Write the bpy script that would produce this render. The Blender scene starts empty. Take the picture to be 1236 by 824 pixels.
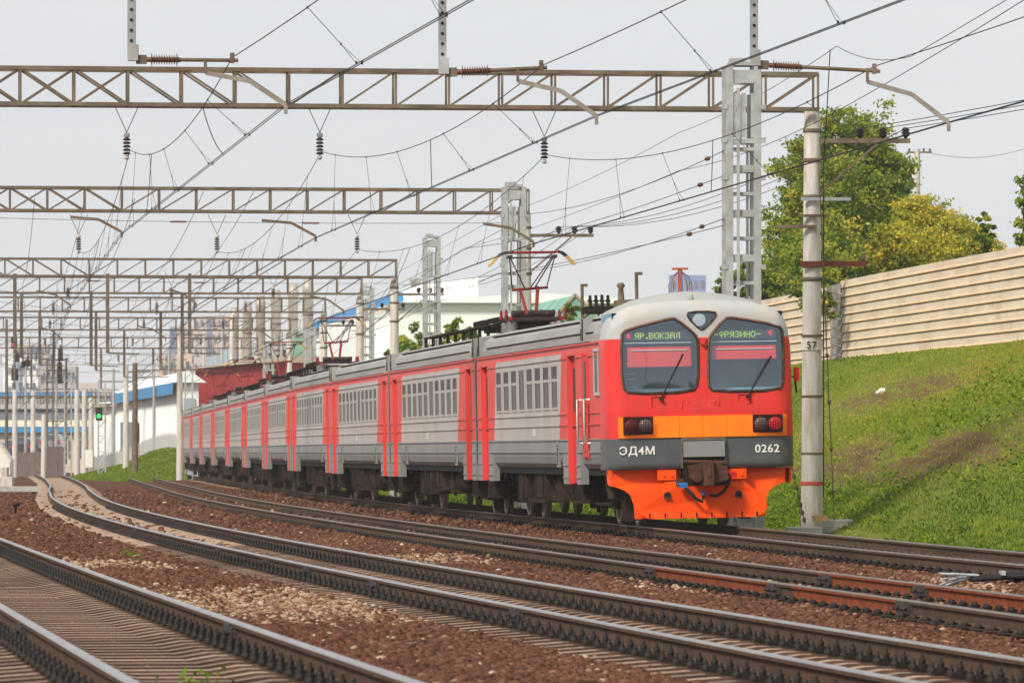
import bpy, bmesh, math, random
import numpy as np
from mathutils import Vector, Matrix
random.seed(7); rng = np.random.default_rng(11)
R = math.radians
SC = bpy.context.scene; COL = SC.collection

# ------------------------------------------------------------------ camera
F, HC, YH = 6866.0, 1.39, 547.0
cam = bpy.data.cameras.new('camera'); cam_o = bpy.data.objects.new('camera', cam); COL.objects.link(cam_o)
cam.sensor_width = 36; cam.lens = 200; cam.shift_y = 0.1092; cam.clip_start = 1; cam.clip_end = 9000
cam_o.location = (0, 0, HC); cam_o.rotation_euler = (R(90), 0, 0)
cam.dof.use_dof = True; cam.dof.focus_distance = 108; cam.dof.aperture_fstop = 9
SC.camera = cam_o
# ------------------------------------------------------------------ sky, sun, exposure
SUN_EL, SUN_AZ = 42, 218          # azimuth clockwise from +Y (the sun stands behind and left of the camera)
W = bpy.data.worlds.new('World'); SC.world = W; W.use_nodes = True
nt = W.node_tree; nt.nodes.clear()
out = nt.nodes.new('ShaderNodeOutputWorld'); bg = nt.nodes.new('ShaderNodeBackground')
sky = nt.nodes.new('ShaderNodeTexSky'); sky.sky_type = 'NISHITA'; sky.sun_disc = False
sky.sun_elevation = R(SUN_EL); sky.sun_rotation = R(SUN_AZ); sky.dust_density = 3
hs = nt.nodes.new('ShaderNodeHueSaturation'); hs.inputs['Saturation'].default_value = .35; hs.inputs['Value'].default_value = 1
tc = nt.nodes.new('ShaderNodeTexCoord'); mp = nt.nodes.new('ShaderNodeMapping'); mp.inputs['Scale'].default_value = (1, 1, 4)
no = nt.nodes.new('ShaderNodeTexNoise'); no.inputs['Scale'].default_value = 3.2; no.inputs['Detail'].default_value = 6
rp = nt.nodes.new('ShaderNodeValToRGB')
rp.color_ramp.elements[0].position = .3; rp.color_ramp.elements[0].color = (4.8, 5.0, 5.25, 1)
rp.color_ramp.elements[1].position = .75; rp.color_ramp.elements[1].color = (5.75, 5.86, 6.0, 1)
mx = nt.nodes.new('ShaderNodeMix'); mx.data_type = 'RGBA'; mx.inputs['Factor'].default_value = .93
L = nt.links.new
L(tc.outputs['Generated'], mp.inputs['Vector']); L(mp.outputs['Vector'], no.inputs['Vector']); L(no.outputs['Fac'], rp.inputs['Fac'])
L(sky.outputs['Color'], hs.inputs['Color']); L(hs.outputs['Color'], mx.inputs[6]); L(rp.outputs['Color'], mx.inputs[7])
L(mx.outputs[2], bg.inputs['Color']); bg.inputs['Strength'].default_value = .10; L(bg.outputs['Background'], out.inputs['Surface'])
sl = bpy.data.lights.new('sun', 'SUN'); sl.energy = 2.8; sl.angle = R(11); sl.color = (1, .92, .80)
so = bpy.data.objects.new('sun', sl); COL.objects.link(so); so.location = (-40, -60, 80)
_d = Vector((math.sin(R(SUN_AZ)) * math.cos(R(SUN_EL)), math.cos(R(SUN_AZ)) * math.cos(R(SUN_EL)), math.sin(R(SUN_EL))))
so.rotation_euler = _d.to_track_quat('Z', 'Y').to_euler()
SC.view_settings.view_transform = 'Standard'; SC.view_settings.look = 'None'
SC.view_settings.exposure = 0.62
SC.cycles.volume_bounces = 2; SC.view_settings.gamma = 1; SC.view_settings.use_curve_mapping = False

# ------------------------------------------------------------------ helpers
def at(x, y, d):                    # point at depth d seen at photo pixel x, y
    return Vector(((x - 618) * d / F, d, HC + (YH - y) * d / F))
def latx(x, d): return (x - 618) * d / F
def zy(y, d): return HC + (YH - y) * d / F

class MB:
    def __init__(s): s.v = []; s.f = []; s.m = []; s.s = []
    def add(s, vs, fs, mat=0, sm=False):
        n = len(s.v); s.v += [tuple(v) for v in vs]
        for f in fs: s.f.append([i + n for i in f]); s.m.append(mat); s.s.append(sm)
        return s
    def box(s, c, sz, mat=0, rz=0, ry=0):
        hx, hy, hz = sz[0] / 2, sz[1] / 2, sz[2] / 2
        M = Matrix.Rotation(rz, 3, 'Z') @ Matrix.Rotation(ry, 3, 'Y')
        vs = [Vector(c) + M @ Vector((a * hx, b * hy, e * hz)) for a in (-1, 1) for b in (-1, 1) for e in (-1, 1)]
        return s.add(vs, [(0, 1, 3, 2), (4, 6, 7, 5), (0, 4, 5, 1), (2, 3, 7, 6), (0, 2, 6, 4), (1, 5, 7, 3)], mat)
    def b2(s, x0, x1, y0, y1, z0, z1, mat=0):
        return s.box(((x0 + x1) / 2, (y0 + y1) / 2, (z0 + z1) / 2), (abs(x1 - x0), abs(y1 - y0), abs(z1 - z0)), mat)
    def bar(s, p, q, w, h=None, mat=0):
        p = Vector(p); q = Vector(q); h = h or w; d = q - p
        if d.length < 1e-6: return s
        d.normalize(); u = Vector((0, 0, 1)) if abs(d.z) < .95 else Vector((0, 1, 0))
        a = d.cross(u).normalized() * (w / 2); b = d.cross(a).normalized() * (h / 2)
        vs = [p - a - b, p + a - b, p + a + b, p - a + b, q - a - b, q + a - b, q + a + b, q - a + b]
        return s.add(vs, [(0, 3, 2, 1), (4, 5, 6, 7), (0, 1, 5, 4), (1, 2, 6, 5), (2, 3, 7, 6), (3, 0, 4, 7)], mat)
    def tube(s, pts, r, n=6, mat=0, cap=True, sm=True):
        pts = [Vector(p) for p in pts]; rs = r if hasattr(r, '__len__') else [r] * len(pts); vs = []; fs = []
        for i, p in enumerate(pts):
            d = (pts[min(i + 1, len(pts) - 1)] - pts[max(i - 1, 0)]).normalized()
            u = Vector((0, 0, 1)) if abs(d.z) < .9 else Vector((0, 1, 0))
            a = d.cross(u).normalized(); b = d.cross(a).normalized()
            for k in range(n):
                t = 2 * math.pi * k / n; vs.append(p + (a * math.cos(t) + b * math.sin(t)) * rs[i])
        for i in range(len(pts) - 1):
            for k in range(n):
                k2 = (k + 1) % n; fs.append((i * n + k, i * n + k2, (i + 1) * n + k2, (i + 1) * n + k))
        s.add(vs, fs, mat, sm)
        if cap: s.add(vs[:n], [tuple(range(n))], mat); s.add(vs[-n:], [tuple(range(n))[::-1]], mat)
        return s
    def lathe(s, prof, o=(0, 0, 0), n=12, axis='Z', mat=0, sm=True):
        vs = []; fs = []; o = Vector(o)
        for r, z in prof:
            for k in range(n):
                t = 2 * math.pi * k / n; c, e = r * math.cos(t), r * math.sin(t)
                vs.append(o + (Vector((c, e, z)) if axis == 'Z' else Vector((z, c, e)) if axis == 'X' else Vector((c, z, e))))
        for i in range(len(prof) - 1):
            for k in range(n):
                k2 = (k + 1) % n; fs.append((i * n + k, i * n + k2, (i + 1) * n + k2, (i + 1) * n + k))
        s.add(vs, fs, mat, sm)
        s.add(vs[:n], [tuple(range(n))[::-1]], mat); s.add(vs[-n:], [tuple(range(n))], mat)
        return s
    def prism(s, poly, f0, f1, mat=0):   # poly list of 2d; f0/f1 map 2d -> 3d for the two faces
        n = len(poly); a = [f0(p) for p in poly]; b = [f1(p) for p in poly]
        s.add(a + b, [tuple(range(n)), tuple(range(2 * n - 1, n - 1, -1))] + [(i, i + n, (i + 1) % n + n, (i + 1) % n) for i in range(n)], mat)
        return s
    def build(s, name, mats, parent=None, loc=None, rot=None, bev=0):
        me = bpy.data.meshes.new(name); me.from_pydata(s.v, [], s.f); me.update()
        if not isinstance(mats, (list, tuple)): mats = [mats]
        for m in mats: me.materials.append(m)
        me.polygons.foreach_set('material_index', s.m); me.polygons.foreach_set('use_smooth', s.s)
        bm = bmesh.new(); bm.from_mesh(me); bmesh.ops.recalc_face_normals(bm, faces=bm.faces); bm.to_mesh(me); bm.free()
        o = bpy.data.objects.new(name, me); COL.objects.link(o)
        if parent: o.parent = parent
        if loc is not None: o.location = loc
        if rot is not None: o.rotation_euler = rot
        if bev:
            md = o.modifiers.new('bevel', 'BEVEL'); md.width = bev; md.segments = 2; md.limit_method = 'ANGLE'
        return o

def npmesh(name, V, Fq, mats, attr=None, parent=None, smooth=False):   # V (n,3), Fq (m,k)
    me = bpy.data.meshes.new(name); m, k = Fq.shape
    me.vertices.add(len(V)); me.vertices.foreach_set('co', V.astype(np.float32).ravel())
    me.loops.add(m * k); me.loops.foreach_set('vertex_index', Fq.astype(np.int32).ravel())
    me.polygons.add(m); me.polygons.foreach_set('loop_start', np.arange(0, m * k, k, dtype=np.int32))
    me.polygons.foreach_set('loop_total', np.full(m, k, dtype=np.int32))
    if smooth: me.polygons.foreach_set('use_smooth', np.ones(m, bool))
    if attr is not None:
        a = me.attributes.new('tone', 'FLOAT', 'FACE'); a.data.foreach_set('value', attr.astype(np.float32))
    for mm in (mats if isinstance(mats, (list, tuple)) else [mats]): me.materials.append(mm)
    me.update(calc_edges=True)
    o = bpy.data.objects.new(name, me); COL.objects.link(o)
    if parent: o.parent = parent
    return o

def tag(o, label=None, cat=None, group=None, kind=None):
    if label: o['label'] = label
    if cat: o['category'] = cat
    if group: o['group'] = group
    if kind: o['kind'] = kind
    return o
def thing(name, label, cat, loc=(0, 0, 0), group=None, rz=0):
    o = bpy.data.objects.new(name, None); COL.objects.link(o); o.location = loc; o.rotation_euler = (0, 0, rz); o.empty_display_size = .2
    return tag(o, label, cat, group)
KIDS = {}
def copy_tree(o, parent=None, kids=None):
    c = o.copy(); COL.objects.link(c); c.parent = parent
    for ch in [x for x in o.children]: copy_tree(ch, c)
    return c

# ------------------------------------------------------------------ materials
def lin(c): return tuple(((x / 255) / 12.92 if x / 255 <= .04045 else ((x / 255 + .055) / 1.055) ** 2.4) for x in c)
def mat(name, col, rough=.6, metal=0, var=.15, scale=3.0, bump=0, bscale=20, dirt=None, dirt_amt=.0, dscale=1.0, spec=None, rnd=0, stretch=None, obj=True, emit=None, estr=1):
    m = bpy.data.materials.new(name); m.use_nodes = True; n = m.node_tree; P = n.nodes['Principled BSDF']
    if spec is None: spec = .02 if rough >= .7 else .15 if rough >= .45 else .4
    P.inputs['Roughness'].default_value = rough; P.inputs['Metallic'].default_value = metal; P.inputs['Specular IOR Level'].default_value = spec
    l = n.links.new; t = n.nodes.new('ShaderNodeTexCoord'); src = t.outputs['Object']
    if stretch:
        q = n.nodes.new('ShaderNodeMapping'); q.inputs['Scale'].default_value = stretch; l(src, q.inputs['Vector']); src = q.outputs['Vector']
    z = n.nodes.new('ShaderNodeTexNoise'); z.inputs['Scale'].default_value = scale; z.inputs['Detail'].default_value = 5; l(src, z.inputs['Vector'])
    r = n.nodes.new('ShaderNodeValToRGB'); e = r.color_ramp.elements
    e[0].position = .3; e[1].position = .7
    e[0].color = tuple(max(0, c * (1 - var)) for c in col[:3]) + (1,); e[1].color = tuple(c * (1 + var) for c in col[:3]) + (1,)
    l(z.outputs['Fac'], r.inputs['Fac']); csock = r.outputs['Color']
    if dirt:
        z2 = n.nodes.new('ShaderNodeTexNoise'); z2.inputs['Scale'].default_value = dscale; z2.inputs['Detail'].default_value = 8; z2.inputs['Roughness'].default_value = .7; l(src, z2.inputs['Vector'])
        r2 = n.nodes.new('ShaderNodeValToRGB'); r2.color_ramp.elements[0].position = .45; r2.color_ramp.elements[1].position = .75
        r2.color_ramp.elements[1].color = (dirt_amt,) * 3 + (1,); l(z2.outputs['Fac'], r2.inputs['Fac'])
        x = n.nodes.new('ShaderNodeMix'); x.data_type = 'RGBA'; l(r2.outputs['Color'], x.inputs['Factor']); l(csock, x.inputs[6]); x.inputs[7].default_value = tuple(dirt[:3]) + (1,)
        csock = x.outputs[2]
    if rnd:
        oi = n.nodes.new('ShaderNodeObjectInfo'); mr = n.nodes.new('ShaderNodeMapRange'); mr.inputs['To Min'].default_value = 1 - rnd; mr.inputs['To Max'].default_value = 1 + rnd; l(oi.outputs['Random'], mr.inputs['Value'])
        xm = n.nodes.new('ShaderNodeMix'); xm.data_type = 'RGBA'; xm.blend_type = 'MULTIPLY'; xm.inputs['Factor'].default_value = 1; l(csock, xm.inputs[6]); l(mr.outputs['Result'], xm.inputs[7]); csock = xm.outputs[2]
    l(csock, P.inputs['Base Color'])
    if bump:
        z3 = n.nodes.new('ShaderNodeTexNoise'); z3.inputs['Scale'].default_value = bscale; z3.inputs['Detail'].default_value = 4; l(src, z3.inputs['Vector'])
        b = n.nodes.new('ShaderNodeBump'); b.inputs['Strength'].default_value = bump; b.inputs['Distance'].default_value = .03; l(z3.outputs['Fac'], b.inputs['Height']); l(b.outputs['Normal'], P.inputs['Normal'])
    if emit:
        P.inputs['Emission Color'].default_value = tuple(emit) + (1,); P.inputs['Emission Strength'].default_value = estr
    return m
def tonemat(name, stops, rough=.85, trans=0, extra=None):   # colour by per-face attribute 'tone'
    m = bpy.data.materials.new(name); m.use_nodes = True; n = m.node_tree; P = n.nodes['Principled BSDF']; l = n.links.new
    P.inputs['Roughness'].default_value = rough; P.inputs['Specular IOR Level'].default_value = .02
    a = n.nodes.new('ShaderNodeAttribute'); a.attribute_name = 'tone'
    r = n.nodes.new('ShaderNodeValToRGB'); cr = r.color_ramp
    while len(cr.elements) < len(stops): cr.elements.new(.5)
    for e, (p, c) in zip(cr.elements, stops): e.position = p; e.color = tuple(c) + (1,)
    l(a.outputs['Fac'], r.inputs['Fac']); l(r.outputs['Color'], P.inputs['Base Color'])
    if trans:
        o = n.nodes['Material Output']; tr = n.nodes.new('ShaderNodeBsdfTranslucent'); l(r.outputs['Color'], tr.inputs['Color'])
        x = n.nodes.new('ShaderNodeMixShader'); x.inputs['Fac'].default_value = trans; l(P.outputs['BSDF'], x.inputs[1]); l(tr.outputs['BSDF'], x.inputs[2]); l(x.outputs['Shader'], o.inputs['Surface'])
    return m
def glassmat(name, tint, refl=.2, see=.6, rough=.03):
    m = bpy.data.materials.new(name); m.use_nodes = True; n = m.node_tree; l = n.links.new; o = n.nodes['Material Output']; n.nodes.remove(n.nodes['Principled BSDF'])
    t = n.nodes.new('ShaderNodeBsdfTransparent'); t.inputs['Color'].default_value = tuple(tint) + (1,)
    g = n.nodes.new('ShaderNodeBsdfGlossy'); g.inputs['Roughness'].default_value = rough; g.inputs['Color'].default_value = (.72, .88, 1, 1)
    x = n.nodes.new('ShaderNodeMixShader'); x.inputs['Fac'].default_value = refl; l(t.outputs[0], x.inputs[1]); l(g.outputs[0], x.inputs[2]); l(x.outputs[0], o.inputs['Surface'])
    return m

M = {}
M['rail_side'] = mat('rail_rust', (.088, .058, .043), .75, .0, .25, 6, .3, 40, dirt=(.12, .06, .035), dirt_amt=.6, dscale=2)
M['rail_rusty'] = mat('rail_fresh_rust', (.20, .06, .03), .8, 0, .25, 6, .3, 40)
M['rail_top_dull'] = mat('rail_dull_steel', (.20, .165, .145), .45, .5, .12, 2, stretch=(8, .3, 1), dirt=(.13, .085, .06), dirt_amt=.7, dscale=.5)
M['rail_top'] = mat('rail_worn_steel', (.36, .35, .35), .36, .75, .12, 2, stretch=(8, .3, 1), dirt=(.2, .14, .11), dirt_amt=.5, dscale=.6)
M['joint_steel'] = mat('joint_bar_steel', (.055, .045, .042), .6, .2, .3, 12, .4, 30)
M['bolt'] = mat('oily_bolts', (.018, .016, .015), .55, .1, .4, 15, dirt=(.12, .06, .035), dirt_amt=.5, dscale=1.5)
M['sleeper'] = mat('weathered_sleeper_lit', (.36, .265, .20), .9, 0, .3, 1.3, .5, 30, dirt=(.12, .062, .045), dirt_amt=.85, dscale=2.2, rnd=.3)
M['sleeper_shaded_side'] = mat('sleeper_shaded_side', (.075, .045, .034), .95, 0, .35, 2.5, .5, 30, rnd=.3)  # sides darkened, tops lightened: shaded gaps and lit tops put into the colour
M['wood_sleeper'] = mat('old_wood_sleeper', (.20, .135, .09), .9, 0, .3, 5, .5, 30, stretch=(1, 6, 1), rnd=.3)
M['galv'] = mat('galvanized_steel', (.40, .415, .41), .55, .25, .2, 3, dirt=(.24, .21, .17), dirt_amt=.65, dscale=2.2)
M['old_steel'] = mat('rusty_painted_steel', (.155, .125, .092), .8, .05, .35, 2.5, .2, 20, dirt=(.155, .082, .045), dirt_amt=.75, dscale=2.2)
M['concrete'] = mat('pole_concrete', (.62, .585, .54), .9, 0, .14, 2, .3, 15, dirt=(.27, .20, .15), dirt_amt=.85, dscale=1.8, stretch=(3, 3, .4))
M['concrete_raw'] = mat('raw_concrete', (.42, .41, .38), .9, 0, .18, 4, .5, 12)
M['arm'] = mat('arm_steel', (.27, .245, .21), .6, .1, .2, 6, dirt=(.17, .12, .08), dirt_amt=.6, dscale=5)
M['porcelain'] = mat('brown_porcelain', (.16, .075, .045), .3, 0, .2, 8)
M['dark_insul'] = mat('dark_insulator', (.035, .026, .025), .4, 0, .2, 8, spec=.08)
M['wire'] = mat('wire', (.035, .035, .038), .6, .2, .1, 4)
M['copper_wire'] = mat('worn_wire', (.10, .085, .08), .5, .4, .1, 4)
M['white_paint'] = mat('white_paint', (.75, .74, .70), .6, 0, .06, 5)
M['red_mark'] = mat('red_mark', (.55, .10, .08), .7, 0, .1, 9)
M['black'] = mat('black_rubber', (.02, .02, .02), .6, 0, .2, 10)

exec_parts = []
# ------------------------------------------------------------------ track alignment
KN = {1: [(5, 2.4), (20, .35), (30, -1.04), (40, -2.41), (50, -3.76), (60, -5.1), (80, -7.73), (100, -10.3), (120, -12.8), (150, -16.44), (180, -19.94), (220, -24.4), (260, -28.6), (300, -32.6), (400, -42.6), (700, -72)],
      2: [(5, 7.8), (20, 5.66), (30, 4.24), (40, 2.82), (50, 1.42), (60, .04), (80, -2.62), (100, -5.14), (120, -7.51), (150, -10.77), (180, -13.68), (220, -17.09), (260, -20.3), (300, -23.7), (350, -28.1), (400, -32.7), (450, -37.4), (700, -61)],
      3: [(5, 11.45), (20, 9.67), (30, 8.49), (40, 7.29), (50, 6.08), (60, 4.86), (80, 2.43), (100, .05), (120, -2.26), (150, -5.53), (180, -8.54), (220, -12.13), (260, -15.4), (300, -18.7), (350, -22.7), (400, -26.9), (450, -31.1), (700, -52)],
      4: [(5, 16.8), (20, 14.4), (30, 12.9), (40, 11.4), (50, 9.95), (60, 8.61), (80, 6.19), (100, 4.2), (107, 3.45), (118, 2.2), (128.2, .97), (150, -1.45), (171.8, -3.7), (193.6, -5.75), (215.4, -7.6), (237.2, -9.4), (259, -11.2), (280.6, -13), (302, -14.75), (324, -16.5), (346, -18.3), (400, -22.6), (700, -47)]}
ZT = {1: .10, 2: -.055, 3: -.136, 4: .0}
_T = {}
for k, p in KN.items():
    d = np.array([a for a, b in p], float); x = np.array([b for a, b in p], float)
    m = np.gradient(x, d)
    m = np.convolve(np.concatenate([[m[0]], m, [m[-1]]]), [.25, .5, .25], 'valid')
    _T[k] = (d, x, m)
def cx(k, y):
    d, x, m = _T[k]; y = np.clip(np.asarray(y, float), 5.0, 700.0); i = np.clip(np.searchsorted(d, y) - 1, 0, len(d) - 2)
    h = d[i + 1] - d[i]; t = (y - d[i]) / h; a = t * t * (3 - 2 * t)
    return x[i] * (1 - a) + x[i + 1] * a + h * (t * (1 - t) ** 2 * m[i] - t * t * (1 - t) * m[i + 1])
def slope(k, y): return (cx(k, y + .5) - cx(k, y - .5))
def tpt(k, y, off=0, z=0):
    s = float(slope(k, y)); n = math.sqrt(1 + s * s)
    return Vector((float(cx(k, y)) + off / n, y - off * s / n, ZT[k] + z))
def perp(k, X, Y):
    s = (cx(k, Y + .5) - cx(k, Y - .5)); return (X - cx(k, Y)) / np.sqrt(1 + s * s)
_PH = rng.uniform(0, 6.28, (14, 3)); _PA = rng.uniform(0, 6.28, 14); _PF = np.concatenate([rng.uniform(.15, .6, 5), rng.uniform(.8, 2.4, 9)])
def wob(X, Y):
    r = 0
    for i in range(14): r = r + np.sin(_PF[i] * (X * math.cos(_PA[i]) * 2 + Y * math.sin(_PA[i])) + _PH[i, 0]) * (.5 if i < 5 else .25)
    return r / 3
def ground_z(X, Y):
    X = np.asarray(X, float); Y = np.asarray(Y, float)
    ps = {k: perp(k, X, Y) for k in KN}; wsum = 0; zs = 0
    for k, p in ps.items(): w = 1 / (p * p + .25) ** 1.5; wsum = wsum + w; zs = zs + w * ZT[k]
    z = zs / wsum - .212
    for k, p in ps.items():
        a = np.abs(p); crib = {1: .06, 2: .04, 3: .005, 4: .012}[k]
        z = z - np.where(a < 1.3, crib, 0) * (1 - np.clip((a - 1.15) / .15, 0, 1))
        out = np.clip((a - 1.35) / .35, 0, 1); z = z - .02 * (1 - out) * (a > 1.2)
    nearest = np.min([np.abs(p) for p in ps.values()], axis=0)
    z = z + np.where(nearest > 1.5, .025, .008) * wob(X, Y)
    r = np.clip((ps[4] - 2.4) / 1.8, 0, 1); z = z - .42 * r * r * (3 - 2 * r)
    l = np.clip((-ps[1] - 2.4) / 2, 0, 1); z = z - .3 * l
    return z
def bank_z(p):                        # grass bank beside the train: foot at p = 4.2 m, top at p = 15.2 m
    t = np.clip((p - 5.0) / 10.2, 0, 1); return -.62 + 5.05 * (t * .86 + .14 * t * t * (3 - 2 * t)) + .0 * p
exec_parts.append('base')
# ------------------------------------------------------------------ ground
def grid_mesh(name, X, Y, Z, m, smooth=True, attr=None):
    a, b = X.shape; V = np.stack([X, Y, Z], -1).reshape(-1, 3); i = np.arange(a * b).reshape(a, b)
    Q = np.stack([i[:-1, :-1], i[:-1, 1:], i[1:, 1:], i[1:, :-1]], -1).reshape(-1, 4)
    return npmesh(name, V, Q, m, smooth=smooth, attr=attr)
def ballast_mat():
    m = bpy.data.materials.new('ballast'); m.use_nodes = True; n = m.node_tree; P = n.nodes['Principled BSDF']; l = n.links.new
    P.inputs['Roughness'].default_value = .95; P.inputs['Specular IOR Level'].default_value = 0
    t = n.nodes.new('ShaderNodeTexCoord')
    v = n.nodes.new('ShaderNodeTexVoronoi'); v.inputs['Scale'].default_value = 17; l(t.outputs['Object'], v.inputs['Vector'])
    v2 = n.nodes.new('ShaderNodeTexVoronoi'); v2.inputs['Scale'].default_value = 17; v2.feature = 'DISTANCE_TO_EDGE'; l(t.outputs['Object'], v2.inputs['Vector'])
    s = n.nodes.new('ShaderNodeSeparateColor'); l(v.outputs['Color'], s.inputs['Color'])
    r = n.nodes.new('ShaderNodeValToRGB'); cr = r.color_ramp
    for p, c in ((.35, (.085, .038, .026)), (.7, (.14, .066, .042)), (.9, (.22, .125, .08))): e = cr.elements.new(p); e.color = c + (1,)
    cr.elements[0].color = (.05, .026, .022, 1); cr.elements[-1].color = (.40, .32, .25, 1)
    l(s.outputs['Red'], r.inputs['Fac'])
    z = n.nodes.new('ShaderNodeTexNoise'); z.inputs['Scale'].default_value = .55; z.inputs['Detail'].default_value = 6; l(t.outputs['Object'], z.inputs['Vector'])
    q = n.nodes.new('ShaderNodeValToRGB'); q.color_ramp.elements[0].position = .35; q.color_ramp.elements[1].position = .7; q.color_ramp.elements[0].color = (.72, .66, .64, 1); q.color_ramp.elements[1].color = (1.2, 1.12, 1.1, 1); l(z.outputs['Fac'], q.inputs['Fac'])
    x = n.nodes.new('ShaderNodeMix'); x.data_type = 'RGBA'; x.blend_type = 'MULTIPLY'; x.inputs['Factor'].default_value = 1; l(r.outputs['Color'], x.inputs[6]); l(q.outputs['Color'], x.inputs[7]); l(x.outputs[2], P.inputs['Base Color'])
    b = n.nodes.new('ShaderNodeBump'); b.inputs['Strength'].default_value = .9; b.inputs['Distance'].default_value = .05; l(v2.outputs['Distance'], b.inputs['Height']); l(b.outputs['Normal'], P.inputs['Normal'])
    return m
M['ballast'] = ballast_mat()
rows = np.concatenate([np.geomspace(6, 420, 420), np.geomspace(440, 2600, 30)])
ts = np.concatenate([-np.geomspace(1, .16, 20), np.linspace(-.15, .15, 250), np.geomspace(.16, 1, 20)])
YY, TT = np.meshgrid(rows, ts, indexing='ij'); XX = TT * YY
ZZ = ground_z(XX, YY); ZZ = np.where(YY > 700, -.5, ZZ)
tag(grid_mesh('ground', XX, YY, ZZ, M['ballast']), 'reddish brown ballast ground spread between and around the tracks', 'ground', kind='structure')

def ico():
    t = (1 + 5 ** .5) / 2
    v = np.array([(-1, t, 0), (1, t, 0), (-1, -t, 0), (1, -t, 0), (0, -1, t), (0, 1, t), (0, -1, -t), (0, 1, -t), (t, 0, -1), (t, 0, 1), (-t, 0, -1), (-t, 0, 1)], float)
    f = np.array([(0, 11, 5), (0, 5, 1), (0, 1, 7), (0, 7, 10), (0, 10, 11), (1, 5, 9), (5, 11, 4), (11, 10, 2), (10, 7, 6), (7, 1, 8), (3, 9, 4), (3, 4, 2), (3, 2, 6), (3, 6, 8), (3, 8, 9), (4, 9, 5), (2, 4, 11), (6, 2, 10), (8, 6, 7), (9, 8, 1)])
    return v / np.linalg.norm(v[0]), f
def rand_rot(n, zonly=False):
    a = rng.uniform(0, 2 * np.pi, n); c, s = np.cos(a), np.sin(a); o, z = np.ones(n), np.zeros(n)
    Rz = np.stack([c, -s, z, s, c, z, z, z, o], -1).reshape(n, 3, 3)
    if zonly: return Rz
    b = rng.uniform(-.7, .7, n); c, s = np.cos(b), np.sin(b)
    Rx = np.stack([o, z, z, z, c, -s, z, s, c], -1).reshape(n, 3, 3); return Rz @ Rx
def scatter(P, size, base, rot, squash=(1, 1, 1)):
    v, f = base; n = len(P)
    V = np.einsum('nij,nkj->nki', rot, v[None] * size[:, None, None] * np.array(squash)) + P[:, None]
    Fq = f[None] + (np.arange(n) * len(v))[:, None, None]
    return V.reshape(-1, 3), Fq.reshape(-1, f.shape[1])
STONE_SPOTS = [(-2.4, 61, 1.7, 10), (2.9, 76, 1.5, 8), (5.4, 69, .8, 5), (-5.6, 78, 1.2, 5), (-1.3, 92, 1.0, 6)]
def stones(n, d0, d1, s0, s1):
    d = d0 * (d1 / d0) ** (rng.random(n) ** .9); t = rng.uniform(-.115, .115, n); X = t * d
    keep = np.ones(n, bool)
    for k in KN:
        p = np.abs(perp(k, X, d)); keep &= np.abs(p - .795) > .14
        if k in (1, 2): keep &= (p > 1.42) | (rng.random(n) < .10 + .25 * np.clip(wob(X * 1.7, d * .8), 0, 1))
        else: keep &= (p > 1.2) | (rng.random(n) < (.55 if k == 3 else .8))
    keep &= perp(4, X, d) < 3.2
    X, d = X[keep], d[keep]; n = len(X); S = rng.uniform(s0, s1, n) * rng.choice([.75, 1, 1, 1.3, 1.7], n) ** .8
    P = np.stack([X, d, ground_z(X, d) + S * .22], -1)
    tone = np.clip(rng.normal(.36, .12, n), 0, 1); w = wob(X * 1.3 + 9, d * .6)
    tone += .13 * np.clip(w, 0, 1)
    hot = rng.random(n) < .010; tone[hot] = rng.uniform(.72, 1, hot.sum())
    for sx, sy, rx, ry in STONE_SPOTS:
        q = ((X - sx) / rx) ** 2 + ((d - sy) / ry) ** 2; q = q + .5 * wob(X * 2, d)
        m = (q < 1) & (rng.random(n) < .62 * np.clip(1.15 - q, 0, 1)); tone[m] = rng.uniform(.60, .92, m.sum())
    v, f = ico(); Vs, Fs, As = [], [], []; off = 0
    var = rng.integers(0, 8, n)
    for k in range(8):
        i = var == k
        vv = v * rng.uniform(.5, 1.35, (12, 1)) * np.array([1, .8, .62])
        V, Fq = scatter(P[i], S[i], (vv, f), rand_rot(i.sum()))
        Vs.append(V); Fs.append(Fq + off); off += len(V); As.append(np.repeat(tone[i], len(f)))
    return np.concatenate(Vs), np.concatenate(Fs), np.concatenate(As)
M['stone'] = tonemat('ballast_stone', [(0, (.034, .018, .013)), (.3, (.095, .044, .029)), (.55, (.155, .072, .044)), (.75, (.30, .19, .115)), (1, (.50, .41, .32))], .9)
for args in ((105000, 29, 64, .016, .031), (95000, 62, 125, .022, .042), (46000, 120, 260, .04, .07)):
    V, Fq, A = stones(*args)
    tag(npmesh('ballast_stones', V, Fq, M['stone'], A), 'loose brown and beige crushed stones lying over the trackbed', 'gravel', kind='stuff')

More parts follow.
